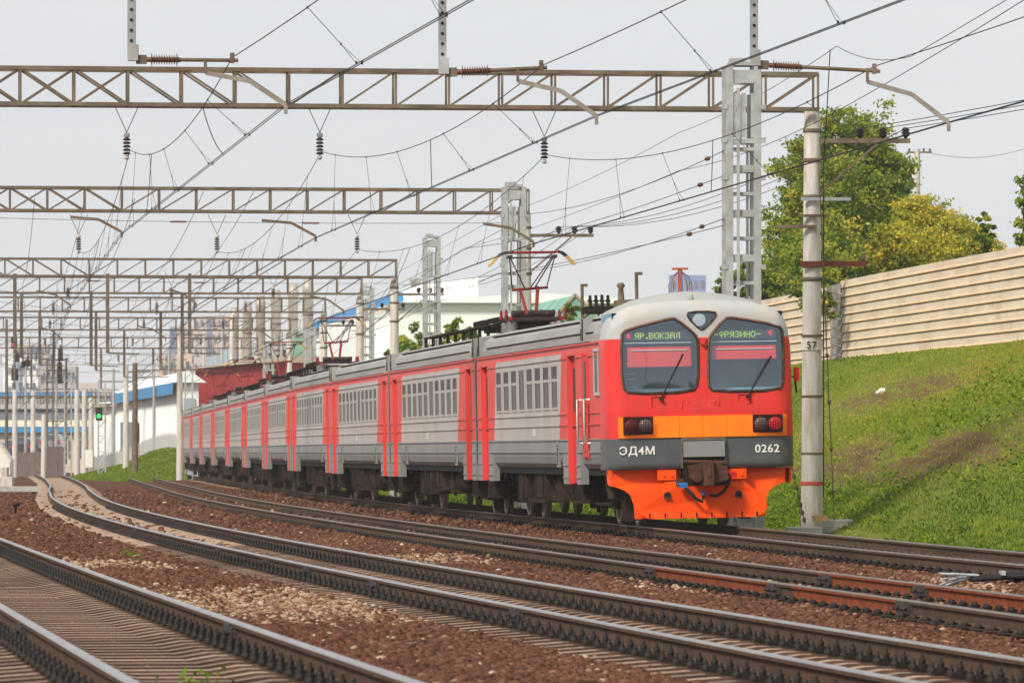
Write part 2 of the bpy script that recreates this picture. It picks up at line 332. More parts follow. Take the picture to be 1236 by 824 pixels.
# ------------------------------------------------------------------ tracks
PROF = [(-.0375, -.014), (-.029, 0), (.029, 0), (.0375, -.014), (.0375, -.042), (.009, -.056), (.009, -.145), (.03, -.158), (.075, -.168), (.075, -.18), (-.075, -.18), (-.075, -.168), (-.03, -.158), (-.009, -.145), (-.009, -.056), (-.0375, -.042)]
def rail(k, off, parent, base, cant, rusty=()):
    ds = np.concatenate([np.arange(16, 170, .8), np.arange(170, 640, 4)]); mb = MB(); n = len(PROF); vs = []
    for d in ds:
        c = tpt(k, d, off, cant) - base; s = float(slope(k, d)); q = math.sqrt(1 + s * s); a = Vector((1 / q, -s / q, 0))
        for (px, pz) in PROF: vs.append(c + a * px + Vector((0, 0, pz)))
    fs = []; ms = []
    for i in range(len(ds) - 1):
        ru = any(a < ds[i] < b for a, b in rusty)
        for j in range(n):
            j2 = (j + 1) % n; fs.append((i * n + j, i * n + j2, (i + 1) * n + j2, (i + 1) * n + j)); ms.append(0 if j in (0, 1, 2) else 2 if ru else 1)
    mb.v = [tuple(v) for v in vs]; mb.f = fs; mb.m = ms; mb.s = [False] * len(fs)
    return mb.build('rail', [M['rail_top'] if k < 3 else M['rail_top_dull'], M['rail_side'], M['rail_rusty']], parent)
def sleeper_mb(kind):
    mb = MB()
    if kind == 'concrete':
        pts = [(-1.36, .155, .185), (-.95, .155, .215), (-.5, .14, .212), (-.3, .13, .18), (.3, .13, .18), (.5, .14, .212), (.95, .155, .215), (1.36, .155, .185)]
    else: pts = [(-1.37, .12, .19), (0, .12, .19), (1.37, .12, .19)]
    vs = []
    for x, w, h in pts: vs += [(x, -w, -.03), (x, -w * .72, h - .215), (x, w * .72, h - .215), (x, w, -.03)] if False else [(x, -w, -.20), (x, -w * .78, h - .215 + 0), (x, w * .78, h - .215), (x, w, -.20)]
    fs = []
    for i in range(len(pts) - 1):
        for j in range(3): fs.append((4 * i + j, 4 * i + j + 1, 4 * i + 5 + j, 4 * i + 4 + j))
    fs += [(0, 1, 2, 3), tuple(4 * (len(pts) - 1) + j for j in (3, 2, 1, 0))]
    mb.add(vs, fs, 1)
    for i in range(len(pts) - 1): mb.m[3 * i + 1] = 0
    return mb
def fastening_mb(kind):
    mb = MB(); mb.box((0, 0, .008), (.40, .16, .02))
    if kind == 'concrete':
        for sx in (-1, 1):
            for r, x, y, h in ((.03, .112, 0, .115), (.027, .175, .02, .085)):
                mb.lathe([(r * 1.25, .015), (r * 1.3, .04), (r * .8, .042), (r * .95, .06), (r * .95, h * .75), (r * .55, h * .77), (r * .5, h), (r * .3, h + .008)], (sx * x, y, 0), 7)
            mb.box((sx * .10, 0, .035), (.075, .07, .03))
    else:
        for sx in (-1, 1):
            mb.box((sx * .085, 0, .028), (.05, .08, .025))
            for y in (-.05, .05): mb.lathe([(.034, .01), (.036, .03), (.026, .05), (.008, .058)], (sx * .125, y, .01), 8)
    return mb
def inst_np(proto, mats4):            # many copies of one mesh baked into one array (only for the 'stuff' remainders)
    me = proto; v = np.empty(len(me.vertices) * 3, np.float32); me.vertices.foreach_get('co', v); v = v.reshape(-1, 3)
    me.calc_loop_triangles(); f = np.empty(len(me.loop_triangles) * 3, np.int32); me.loop_triangles.foreach_get('vertices', f); f = f.reshape(-1, 3)
    Ms = np.array(mats4); V = np.einsum('nij,kj->nki', Ms[:, :3, :3], v) + Ms[:, None, :3, 3]
    return V.reshape(-1, 3), (f[None] + (np.arange(len(Ms)) * len(v))[:, None, None]).reshape(-1, 3)
def joint_mb():
    mb = MB()
    for sx in (-1, 1):
        mb.box((sx * .034, 0, -.09), (.05, .72, .105)); mb.box((sx * .03, 0, -.03), (.062, .34, .02))
        for y in (-.27, -.12, .12, .27): mb.lathe([(.026, 0), (.026, .03), (.014, .032), (.014, .05)], (sx * .058 - (.05 if sx < 0 else 0), y, -.09), 6, 'X')
    return mb
TRK = {1: ('railway track with shiny rails nearest the camera at lower left', 33, 'concrete'), 2: ('railway track with tall bolted fastenings, second from the left', 37, 'concrete'),
       3: ('railway track with rusty jointed rails, next to the train track', 60, 'wood'), 4: ('railway track that the red train is standing on', 76, 'wood')}
JOINTS = {1: [(.795, 43.8), (-.795, 44.2)], 2: [(-.795, d) for d in (137, 112, 89, 80, 74, 66, 54)] + [(.795, 134), (.795, 127)], 3: [(.795, 73), (.795, 66.7), (.795, 58.9), (-.795, 67.6), (-.795, 59.5), (-.795, 77.6)], 4: []}
RUST = {3: {.795: [(58.9, 73)], -.795: [(67.6, 77.6), (59.5, 66)]}}
for k, (lab, start, kind) in TRK.items():
    base = tpt(k, 60, 0, -.2)
    t = thing('railway_track', lab, 'railway track', base, 'parallel railway tracks')
    for off in (-.795, .795): rail(k, off, t, base, (.02 if k == 4 and off > 0 else 0), RUST.get(k, {}).get(off, ()))
    ds = np.arange(16, 420, .655); sel = [d for d in ds if d >= start][:100]; s0, s1 = sel[0], sel[-1]
    smat = [M['sleeper'], M['sleeper_shaded_side']] if kind == 'concrete' else [M['wood_sleeper'], M['wood_sleeper']]
    slp = sleeper_mb(kind).build('sleeper', smat, t); fst = None
    def place(o, d):
        o.location = tpt(k, d, 0, -.205) - base; o.rotation_euler = (0, 0, -math.atan(float(slope(k, d))) + random.uniform(-.012, .012))
    fa = fastening_mb(kind).build('rail_fastening', M['bolt'], slp); fa.location = (-.795, 0, .015)
    fb = fa.copy(); COL.objects.link(fb); fb.parent = slp; fb.location = (.795, 0, .015)
    place(slp, sel[0])
    for d in sel[1:]:
        c = slp.copy(); COL.objects.link(c); c.parent = t; place(c, d)
        for f in (fa, fb): g = f.copy(); COL.objects.link(g); g.parent = c
    rest = [d for d in ds if d < s0 - .1 or d > s1 + .1]; Ms = []; Mf = []
    for d in rest:
        m = Matrix.Translation(tpt(k, d, 0, -.205) - base) @ Matrix.Rotation(-math.atan(float(slope(k, d))), 4, 'Z'); Ms.append(np.array(m))
        if d < 170:
            for o in (-.795, .795): Mf.append(np.array(m @ Matrix.Translation((o, 0, .015))))
    V, Fq = inst_np(slp.data, Ms); tag(npmesh('sleepers', V, Fq, smat[:1], parent=t), kind='stuff')
    V, Fq = inst_np(fa.data, Mf); tag(npmesh('rail_fastenings', V, Fq, M['bolt'], parent=t), kind='stuff')
    j0 = None
    for off, d in JOINTS[k]:
        if j0 is None: o = j0 = joint_mb().build('joint_bar', M['joint_steel'], t)
        else: o = j0.copy(); COL.objects.link(o); o.parent = t
        o.location = tpt(k, d, off, 0) - base; o.rotation_euler = (0, 0, -math.atan(float(slope(k, d))))

# ------------------------------------------------------------------ grass bank with its grass
def bank_point(p, y):
    s = slope(4, y); n = np.sqrt(1 + s * s); return cx(4, y) + p / n, y - p * s / n
def grass_base():
    m = bpy.data.materials.new('bank_soil'); m.use_nodes = True; n = m.node_tree; P = n.nodes['Principled BSDF']; l = n.links.new
    P.inputs['Roughness'].default_value = 1; P.inputs['Specular IOR Level'].default_value = .1
    t = n.nodes.new('ShaderNodeTexCoord'); z = n.nodes.new('ShaderNodeTexNoise'); z.inputs['Scale'].default_value = .8; z.inputs['Detail'].default_value = 9; z.inputs['Roughness'].default_value = .7; l(t.outputs['Object'], z.inputs['Vector'])
    r = n.nodes.new('ShaderNodeValToRGB'); cr = r.color_ramp
    cr.elements[0].position = .3; cr.elements[0].color = (.075, .12, .022, 1); cr.elements[1].position = .72; cr.elements[1].color = (.19, .125, .075, 1)
    e = cr.elements.new(.5); e.color = (.17, .19, .04, 1); l(z.outputs['Fac'], r.inputs['Fac']); l(r.outputs['Color'], P.inputs['Base Color'])
    b = n.nodes.new('ShaderNodeBump'); b.inputs['Strength'].default_value = .7; b.inputs['Distance'].default_value = .1; l(z.outputs['Fac'], b.inputs['Height']); l(b.outputs['Normal'], P.inputs['Normal'])
    return m
M['bank'] = grass_base()
M['bank_soil'] = tonemat('bank_turf', [(0, (.07, .11, .015)), (.35, (.13, .16, .026)), (.6, (.125, .085, .042)), (1, (.085, .048, .032))], 1)
def bare(X, Y, p):                    # worn brown streaks on the bank
    a = np.exp(-((p - (9.2 + (Y - 128) * -.05)) / 1.3) ** 2) * np.exp(-((Y - 137) / 16) ** 2)
    b = np.exp(-((p - 12.2) / 1.0) ** 2) * np.exp(-((Y - 152) / 9) ** 2) * .8
    c = np.exp(-((p - 8) / 1.5) ** 2) * np.exp(-((Y - 105) / 5) ** 2) * .8
    return (1.15 * a + .9 * b + c) * np.clip(.75 + 1.1 * wob(X * 4.3 + 2, Y * 2.1), .1, 1.25) + .30 * wob(X * 2.3, Y * .9)
pp = np.concatenate([np.linspace(3.7, 15.6, 90), [18, 25, 40, 80, 200]]); yy = np.concatenate([np.arange(30, 72, 2.0), np.arange(72, 220, .5), np.arange(220, 420, 2)])
PP, YB = np.meshgrid(pp, yy); BX, BY = bank_point(PP, YB); BZ = bank_z(PP) + .07 * wob(BX * 1.5, BY) * np.clip((PP - 4.2) / 2, 0, 1)
BT = np.clip(.28 + .5 * np.clip(bare(BX, BY, PP), 0, 1.2) + rng.normal(0, .05, PP.shape), 0, 1)[:-1, :-1].ravel()
tag(grid_mesh('grass_bank', BX, BY, BZ, M['bank_soil'], attr=BT), 'steep grassy bank rising beside the train track', 'bank', kind='structure')
def blades(n, y0, y1, h0, h1, wdt, p0=4.2, p1=15.3):
    y = rng.uniform(y0, y1, n); p = rng.uniform(p0, p1, n); X, Y = bank_point(p, y)
    bb = bare(X, Y, p); bb = bb + 3.0 * ((p < 5.7) & (Y > 118) & (Y < 126)); keep = rng.random(n) > np.clip(bb * 1.25, 0, .80); X, Y, p, bb = X[keep], Y[keep], p[keep], bb[keep]; n = len(X)
    Z = bank_z(p) + .07 * wob(X * 1.5, Y) * np.clip((p - 4.2) / 2, 0, 1)
    h = rng.uniform(h0, h1, n) * (1.25 - .5 * (p - 4.2) / 11); a = rng.uniform(0, 2 * np.pi, n); le = rng.uniform(.15, .8, n)
    dx, dy = np.cos(a), np.sin(a); b = rng.uniform(0, 2 * np.pi, n); wx, wy = np.cos(b) * wdt, np.sin(b) * wdt
    v = np.stack([np.stack([X - wx, Y - wy, Z - .02], -1), np.stack([X + wx, Y + wy, Z - .02], -1), np.stack([X + wx * .7 + dx * h * le * .5, Y + wy * .7 + dy * h * le * .5, Z + h * .65], -1), np.stack([X + dx * h * le, Y + dy * h * le, Z + h * (1 - le * .35)], -1)], 1)
    q = np.arange(n * 4).reshape(n, 4)
    up = np.clip((p - 7) / 5, 0, 1); tone = np.clip(.20 + .36 * up + .42 * wob(X * 1.1, Y * .6) + .22 * wob(X * 4.1 + 3, Y * 2.2) + rng.normal(0, .17, n) + .35 * np.clip(bb, 0, 1), 0, 1)
    return v.reshape(-1, 3), q, tone
M['grass'] = tonemat('grass_blades', [(0, (.045, .105, .008)), (.3, (.125, .22, .014)), (.6, (.30, .33, .026)), (.85, (.44, .39, .06)), (1, (.27, .18, .08))], .7, .3)
for args in ((170000, 74, 150, .02, .085, .013), (90000, 140, 215, .02, .08, .018), (22000, 210, 330, .06, .15, .04, 4.2, 9)):
    V, Q, A = blades(*args); tag(npmesh('grass', V, Q, M['grass'], A), 'short green and yellowish grass growing over the bank', 'grass', kind='stuff')
# low broad-leaved weeds
def weeds(n, y0, y1, p0, p1):
    y = rng.uniform(y0, y1, n); p = p0 + (p1 - p0) * rng.random(n) ** 1.6; X, Y = bank_point(p, y)
    k = (wob(X * .9 + 4, Y * .7) > .05) & (bare(X, Y, p) < .4) & ~((p < 5.9) & (Y > 117) & (Y < 126)); X, Y, p = X[k], Y[k], p[k]; n = len(X); m = 7
    Z = bank_z(p)
    X = np.repeat(X, m) + rng.normal(0, .1, n * m); Y = np.repeat(Y, m) + rng.normal(0, .1, n * m); Z = np.repeat(Z, m) + rng.uniform(.05, .24, n * m)
    V, Q = leafquads(np.stack([X, Y, Z], -1), rng.uniform(.03, .06, n * m)); tone = np.clip(rng.normal(.32, .15, n * m), 0, 1)
    return V, Q, tone
def leafquads(P, S, flat=.0):
    n = len(P); a = rng.normal(size=(n, 3)); a[:, 2] *= (1 - flat); a /= np.linalg.norm(a, axis=1)[:, None]
    b = np.cross(a, rng.normal(size=(n, 3))); b /= np.linalg.norm(b, axis=1)[:, None]
    V = np.stack([P - a * S[:, None], P + b * S[:, None] * .55, P + a * S[:, None], P - b * S[:, None] * .55], 1)
    return V.reshape(-1, 3), np.arange(n * 4).reshape(n, 4)
V, Q, A = weeds(5200, 76, 150, 4.3, 14); tag(npmesh('weeds', V, Q, M['grass'], A), 'low leafy weeds scattered through the bank grass', 'weeds', kind='stuff')
# ------------------------------------------------------------------ the train
M['t_red'] = mat('train_red', (.68, .034, .030), .35, 0, .08, 1.5, spec=.2, dirt=(.40, .07, .05), dirt_amt=.55, dscale=2.2, stretch=(2, 2, .45))
M['t_side_red'] = mat('faded_side_red', (.66, .062, .05), .45, 0, .10, 1.5, dirt=(.46, .12, .09), dirt_amt=.5, dscale=1.1, stretch=(1, 1, .3))
M['t_door_red'] = mat('door_red', (.62, .030, .028), .45, 0, .10, 1.5, dirt=(.33, .045, .035), dirt_amt=.45, dscale=2, stretch=(1, 1, .4))
M['t_grey'] = mat('side_light_grey', (.42, .395, .375), .5, 0, .06, 1, dirt=(.31, .265, .235), dirt_amt=.6, dscale=1.3, stretch=(1, 1.2, .22))
M['t_dgrey'] = mat('sill_grey', (.235, .24, .245), .5, 0, .10, 1, dirt=(.24, .20, .17), dirt_amt=.6, dscale=1.6, stretch=(1, 1.2, .25))
M['t_roof'] = mat('roof_grey', (.30, .295, .28), .55, 0, .12, .8, dirt=(.22, .195, .165), dirt_amt=.7, dscale=1.2, stretch=(1, .25, 1.2))
M['t_white'] = mat('cab_roof_grey', (.41, .415, .415), .45, 0, .06, 2, dirt=(.46, .36, .24), dirt_amt=.45, dscale=2.2)
M['t_fair'] = mat('fairing_grey', (.34, .355, .345), .55, 0, .08, 2, dirt=(.3, .26, .2), dirt_amt=.4, dscale=2)
M['t_band'] = mat('cab_dark_band', (.075, .085, .092), .4, 0, .08, 2, dirt=(.12, .11, .10), dirt_amt=.4, dscale=2)
M['t_orange'] = mat('plough_orange', (.98, .080, .005), .38, 0, .06, 2, spec=.15, dirt=(.98, .15, .008), dirt_amt=.5, dscale=1.5)
M['t_amber'] = mat('marker_orange', (1, .20, .008), .42, 0, .06, 3, spec=.2, dirt=(1, .31, .02), dirt_amt=.8, dscale=2.5)
M['under'] = mat('dusty_underframe', (.032, .023, .019), .85, .05, .4, 4, .4, 15, dirt=(.095, .064, .049), dirt_amt=.7, dscale=3)
M['underd'] = mat('dark_underframe', (.022, .018, .016), .9, 0, .3, 4)
M['wheel'] = mat('wheel_steel', (.10, .08, .068), .6, .3, .2, 4); M['tread'] = mat('wheel_rim', (.36, .31, .26), .45, .5, .15, 4)
M['w_frame'] = mat('window_frame_grey', (.40, .385, .365), .5, 0, .08, 3)
M['w_glass'] = mat('carriage_glass', (.095, .088, .085), .3, 0, .6, 1.1, stretch=(1, 1.3, .6), spec=.03, dirt=(.26, .14, .06), dirt_amt=.45, dscale=1.4)
M['w_glass_dark'] = mat('vent_glass', (.03, .028, .027), .3, 0, .4, 2, spec=.03)
M['door_glass'] = mat('door_glass', (.055, .045, .045), .3, 0, .3, 2, spec=.04)
M['w_frame2'] = mat('pale_plate', (.58, .56, .53), .6, 0, .25, 30)
M['rubber'] = mat('gangway_rubber', (.025, .026, .025), .7, 0, .2, 6); M['drain'] = mat('drain_pipe', (.06, .065, .06), .6, 0, .2, 6)
M['screen'] = glassmat('windscreen_glass', (.84, .90, .93), .15, .7)
M['seal'] = mat('windscreen_seal', (.025, .02, .018), .5, 0, .2, 8, dirt=(.20, .09, .05), dirt_amt=.9, dscale=6)
M['cab_in'] = mat('cab_interior', (.22, .34, .42), .8, 0, .15, 2); M['cab_in2'] = mat('cab_interior_light', (.50, .55, .58), .7, 0, .15, 2)
M['blind'] = mat('red_sun_blind', (.85, .055, .05), .6, 0, .06, 2); M['led_box'] = mat('display_housing', (.06, .07, .075), .5, 0, .1, 4)
M['led'] = mat('led_text', (.35, .5, .05), .5, emit=(.5, .66, .08), estr=.42, var=.02); M['led_red'] = mat('led_red', (.6, .02, .04), .5, emit=(1, .02, .06), estr=.55, var=.02)
M['lens_red'] = mat('red_lens', (.16, .01, .012), .15, 0, .2, 20); M['lens_lit'] = mat('lit_red_lens', (.6, .02, .03), .2, emit=(1, .01, .04), estr=.16); M['lens_white'] = mat('clear_lens', (.24, .19, .18), .15, .3, .2, 20)
M['grille'] = mat('lamp_grille', (.05, .012, .012), .5, .2, .2, 9)
M['coupler'] = mat('coupler_steel', (.085, .042, .032), .75, .2, .3, 5, .3, 14, dirt=(.16, .08, .05), dirt_amt=.7, dscale=4)
M['blue'] = mat('valve_blue', (.03, .16, .42), .5, 0, .1, 5); M['hook_red'] = mat('valve_red', (.5, .02, .02), .5, 0, .1, 5)
M['orange_curtain'] = mat('orange_curtain', (.42, .16, .03), .8, 0, .2, 6)
M['panto_red'] = mat('pantograph_red', (.22, .022, .02), .55, 0, .15, 5); M['panto_dark'] = mat('pantograph_dark', (.045, .03, .03), .55, .2, .2, 6)
M['horn_yel'] = mat('horn_yellow', (.55, .30, .04), .5, 0, .1, 5); M['insul_grey'] = mat('grey_insulator', (.16, .15, .145), .4, 0, .15, 6)
M['ghost'] = mat('faded_emblem', (.70, .055, .032), .42, 0, .1, 4)

JD = [106.6, 128.2] + [128.2 + 21.8 * i for i in range(1, 11)]
JP = [Vector((float(cx(4, d)) + (.12 if d < 110 else 0), d, 0)) for d in JD]
train = thing('electric_train', 'long red and grey electric passenger train with an orange plough under its cab', 'train', (JP[0].x, JP[0].y, 0))
ROLL = -R(1.1)
def car_frame(i):
    a, b = JP[i], JP[i + 1]; v = b - a; return a - JP[0], math.atan2(-v.x, v.y), v.length
SIDE = [(1.50, 1.10), (1.62, 1.13), (1.70, 1.22), (1.735, 1.36), (1.745, 1.50), (1.745, 1.69), (1.745, 2.3), (1.745, 3.34), (1.745, 3.40), (1.735, 3.53)]
ROOF = [(1.735, 3.53), (1.69, 3.55), (1.685, 3.70), (1.62, 3.90), (1.46, 4.02), (1.05, 4.13), (.5, 4.215), (0, 4.24)]
def body(L, y0, doors, ra, rb, head):
    mb = MB()          # mats: 0 light grey 1 red 2 dark grey 3 roof 4 rubber
    def ya(z): t = min(1, max(0, (3.4 - z) / 1.71)); return ra[0] + (ra[1] - ra[0]) * t
    def yb(z): t = min(1, max(0, (3.4 - z) / 1.71)); return L - (rb[0] + (rb[1] - rb[0]) * t)
    cols = [lambda z: y0]
    kinds = []
    for a, b in doors:
        if b < L / 2: cols += [lambda z, a=a: a, lambda z, b=b: b]; kinds += ['red', 'door']
    cols += [ya, yb]; kinds += ['red', 'grey']
    for a, b in doors:
        if a > L / 2: cols += [lambda z, a=a: a, lambda z, b=b: b]; kinds += ['red', 'door']
    cols += [lambda z: L - .25]; kinds += ['red']
    for sx in (-1, 1):
        for c, kd in enumerate(kinds):
            for r in range(len(SIDE) - 1):
                (x0, z0), (x1, z1) = SIDE[r], SIDE[r + 1]
                if kd == 'door' and z1 < 3.36: continue
                m = 2 if z1 < 1.70 else 1 if (kd != 'grey' or z0 > 3.39) else 0
                mb.add([(sx * x0, cols[c](z0), z0), (sx * x0, cols[c + 1](z0), z0), (sx * x1, cols[c + 1](z1), z1), (sx * x1, cols[c](z1), z1)], [(0, 1, 2, 3)], m, r < 4)
        for a, b in doors:
            for y in (a, b): mb.add([(sx * 1.745, y, .82), (sx * 1.745, y, 3.34), (sx * 1.60, y, 3.34), (sx * 1.60, y, .82)], [(0, 1, 2, 3)], 1)
            mb.add([(sx * 1.745, a, 3.34), (sx * 1.745, b, 3.34), (sx * 1.6, b, 3.34), (sx * 1.6, a, 3.34)], [(0, 1, 2, 3)], 1)
            e0 = max(y0, a - .65) if not (a < L / 2 and a < 2) else y0 + .02; e1 = b + .75
            if a > L / 2: e0, e1 = a - .75, L - .27
            for q0, q1 in ((e0, a - .002), (b + .002, e1)):
                mb.b2(sx * 1.60, sx * 1.749, q0, q1, .82, 1.55, 2)
                for z in (.94, 1.18): mb.b2(sx * 1.749, sx * 1.768, q0, q1, z, z + .025, 2)
        # pressed ribs along the side, cut at the doors
        segs = []; cur = y0 + .05
        for a, b in sorted(doors): segs.append((cur, a - .04)); cur = b + .04
        segs.append((cur, L - .3))
        for z, w in ((3.30, .03), (2.20, .028), (1.98, .028), (1.69, .03), (1.45, .03)):
            for q0, q1 in segs:
                if z > 3.2 or z < 2.25:
                    for u0, u1, mm in (((q0, q1, 2),) if z < 1.7 else ((q0, min(q1, ya(z)), 1), (max(q0, ya(z)), min(q1, yb(z)), 0), (max(q0, yb(z)), q1, 1))):
                        if u1 > u0: mb.b2(sx * 1.740, sx * 1.767, u0, u1, z - w / 2, z + w / 2, mm)
        mb.b2(sx * 1.733, sx * 1.775, y0, L - .25, 3.515, 3.55, 1)
        mb.b2(sx * 1.69, sx * 1.735, y0 + 2, L - .25, 3.552, 3.572, 4)
    ys = [y0, L - .25]
    prof = [(-x, z) for x, z in ROOF] + [(x, z) for x, z in ROOF[-2::-1]]
    for i in range(len(prof) - 1):
        (x0, z0), (x1, z1) = prof[i], prof[i + 1]
        mb.add([(x0, ys[0], z0), (x0, ys[1], z0), (x1, ys[1], z1), (x1, ys[0], z1)], [(0, 1, 2, 3)], 3, True)
    for sx in (-1, 1):   # roof seams
        mb.b2(sx * 1.665, sx * 1.70, y0 + 1.6, L - 1.7, 3.735, 3.755, 4); mb.b2(sx * 1.46, sx * 1.56, y0 + 1.6, L - 1.7, 3.99, 4.008, 4)
    for y in (y0, L - .25):
        pts = [(-x, y, z) for x, z in SIDE] + [(-x, y, z) for x, z in ROOF[1:]] + [(x, y, z) for x, z in ROOF[-2:0:-1]] + [(x, y, z) for x, z in SIDE[::-1]]
        mb.add(pts, [tuple(range(len(pts)))], 2)
    mb.b2(-1.6, 1.6, y0 + .3, L - .4, 1.0, 1.12, 4)
    if not head: mb.b2(-1.1, 1.1, -.3, .3, .95, 3.9, 4)
    return mb
def door_mb(w, x=-1.64):
    mb = MB(); mb.b2(x, x + .05, 0, w, .84, 3.335, 0)
    for y0, y1 in ((w * .14, w * .40), (w * .60, w * .86)): mb.b2(x - .012, x + .01, y0, y1, 2.25, 3.1, 1)
    mb.b2(x - .01, x + .01, w * .49, w * .51, .9, 3.3, 2); mb.b2(x - .012, x, .04, w - .04, 1.92, 1.95, 2)
    return mb
def window_mb(w, transom):
    mb = MB(); z0, z1, x = 2.30, 3.21, -1.746
    for a, b, c, d in ((0, w, z0, z0 + .045), (0, w, z1 - .04, z1), (0, .04, z0 + .045, z1 - .04), (w - .04, w, z0 + .045, z1 - .04)): mb.b2(x - .014, x, a, b, c, d, 0)
    if transom: mb.b2(x - .018, x, .04, w - .04, 2.86, 2.92, 0); mb.b2(x - .006, x, .04, w - .04, 2.92, z1 - .04, 2); mb.b2(x - .005, x, .04, w - .04, z0 + .045, 2.86, 1)
    else: mb.b2(x - .005, x, .04, w - .04, z0 + .045, z1 - .04, 1)
    return mb
def wheelset_mb():
    mb = MB()
    for sx in (-1, 1):
        mb.lathe([(.10, sx * .90), (.20, sx * .885), (.40, sx * .862)], n=28, axis='X', mat=0)
        mb.lathe([(.40, sx * .862), (.43, sx * .868), (.505, sx * .865), (.51, sx * .80), (.515, sx * .765), (.545, sx * .755), (.54, sx * .735), (.40, sx * .73)], n=28, axis='X', mat=1)
        mb.lathe([(.42, sx * .735), (.1, sx * .74)], n=20, axis='X', mat=0)
    mb.lathe([(.085, -.95), (.085, .95)], n=10, axis='X', mat=0)
    return mb
def bogie_mb():
    mb = MB()
    for sx in (-1, 1):
        mb.b2(sx * .98, sx * 1.16, -1.9, 1.9, .58, .74); mb.b2(sx * .98, sx * 1.14, -.55, .55, .34, .6)
        for y in (-1.25, 1.25):
            mb.box((sx * 1.06, y, .50), (.26, .34, .30)); mb.lathe([(.13, -.05), (.13, .05)], (sx * 1.21, y, .50), 12, 'X')
            for e in (-.3, .3):
                for q in range(5): mb.lathe([(.085, 0), (.105, .02), (.085, .04)], (sx * 1.08, y + e, .36 + q * .05), 10)
        mb.lathe([(.14, -.22), (.14, .22)], (sx * 1.12, .35, .84), 12, 'Y'); mb.lathe([(.06, -.3), (.06, .3)], (sx * 1.18, -.3, .9), 8, 'Y')
        for e in (-.22, .22): mb.lathe([(.12, 0), (.12, .36)], (sx * 1.1, e, .74), 12)
        mb.bar((sx * 1.15, -1.85, .35), (sx * 1.15, -1.2, .62), .08); mb.bar((sx * 1.18, 1.9, .62), (sx * 1.18, 1.9, .25), .07); mb.box((sx * 1.1, -1.98, .40), (.22, .12, .55))
        mb.tube([(sx * 1.2, -1.6, .9), (sx * 1.22, -.9, .66), (sx * 1.2, -.2, .8), (sx * 1.22, .6, .6), (sx * 1.2, 1.5, .95)], .02, 6)
    mb.b2(-1, 1, -.3, .3, .5, .85); mb.b2(-1, 1, -1.95, -1.8, .45, .65); mb.b2(-1, 1, 1.8, 1.95, .45, .65)
    return mb
def gear_mb(seed):
    r = random.Random(seed); mb = MB(); y = 6.4
    while y < 15.2:
        w = r.uniform(.7, 1.9); kind = r.choice('bbtrf'); z0 = r.uniform(.34, .55)
        for sx in (-1, 1):
            if kind == 'b':
                mb.b2(sx * .75, sx * 1.52, y, y + w, z0, 1.12, 0); mb.b2(sx * 1.52, sx * 1.55, y + .08, y + w - .08, z0 + .08, 1.02, 0)
                for e in (.2, .8): mb.b2(sx * 1.55, sx * 1.575, y + w * e - .03, y + w * e + .03, z0 + .05, 1.06, 1)
            elif kind == 't': mb.lathe([(.05, 0), (.27, .03), (.3, .1), (.3, w - .1), (.27, w - .03), (.05, w)], (sx * 1.15, y, .78), 14, 'Y', 0)
            elif kind == 'r':
                for k in range(int(w / .14)): mb.b2(sx * .9, sx * 1.48, y + k * .14, y + k * .14 + .07, z0 + .05, 1.05, 0)
            else:
                mb.b2(sx * 1.0, sx * 1.45, y, y + w * .45, z0 + .1, .95, 0); mb.lathe([(.2, 0), (.2, .3)], (sx * 1.1, y + w * .6, z0 + .3), 12, 'X', 0); mb.bar((sx * 1.4, y, z0 + .1), (sx * 1.4, y + w, .9), .08, mat=0)
        y += w + r.uniform(.1, .5)
    for sx in (-1, 1): mb.tube([(sx * 1.3, 5.9, 1.05), (sx * 1.3, 16, 1.0)], .03, 6, 0)
    mb.b2(-.7, .7, 5.2, 16.5, .62, 1.05, 1)
    return mb
def step_mb(w):
    mb = MB(); x = -1.62
    mb.b2(x, x + .05, .06, w - .06, .5, .83, 0); mb.b2(x - .02, x + .3, 0, w, .44, .49, 1); mb.b2(x - .01, x + .3, 0, .05, .49, .83, 1); mb.b2(x - .01, x + .3, w - .05, w, .49, .83, 1)
    return mb
def grille_mb():
    mb = MB(); x = -1.745; mb.b2(x - .03, x + .02, 0, .26, 1.15, 1.66, 0)
    for k in range(7): mb.b2(x - .036, x - .028, .05, .21, 1.2 + k * .06, 1.23 + k * .06, 1)
    return mb
def vent_mb(h=.42):
    mb = MB(); mb.b2(-1.735, -1.5, 0, .5, 3.57, 4.02, 1); mb.b2(-1.742, -1.73, .08, .24, 3.6, 3.6 + h, 0); mb.b2(-1.742, -1.73, .34, .44, 3.6, 3.6 + h * .55, 0)
    return mb
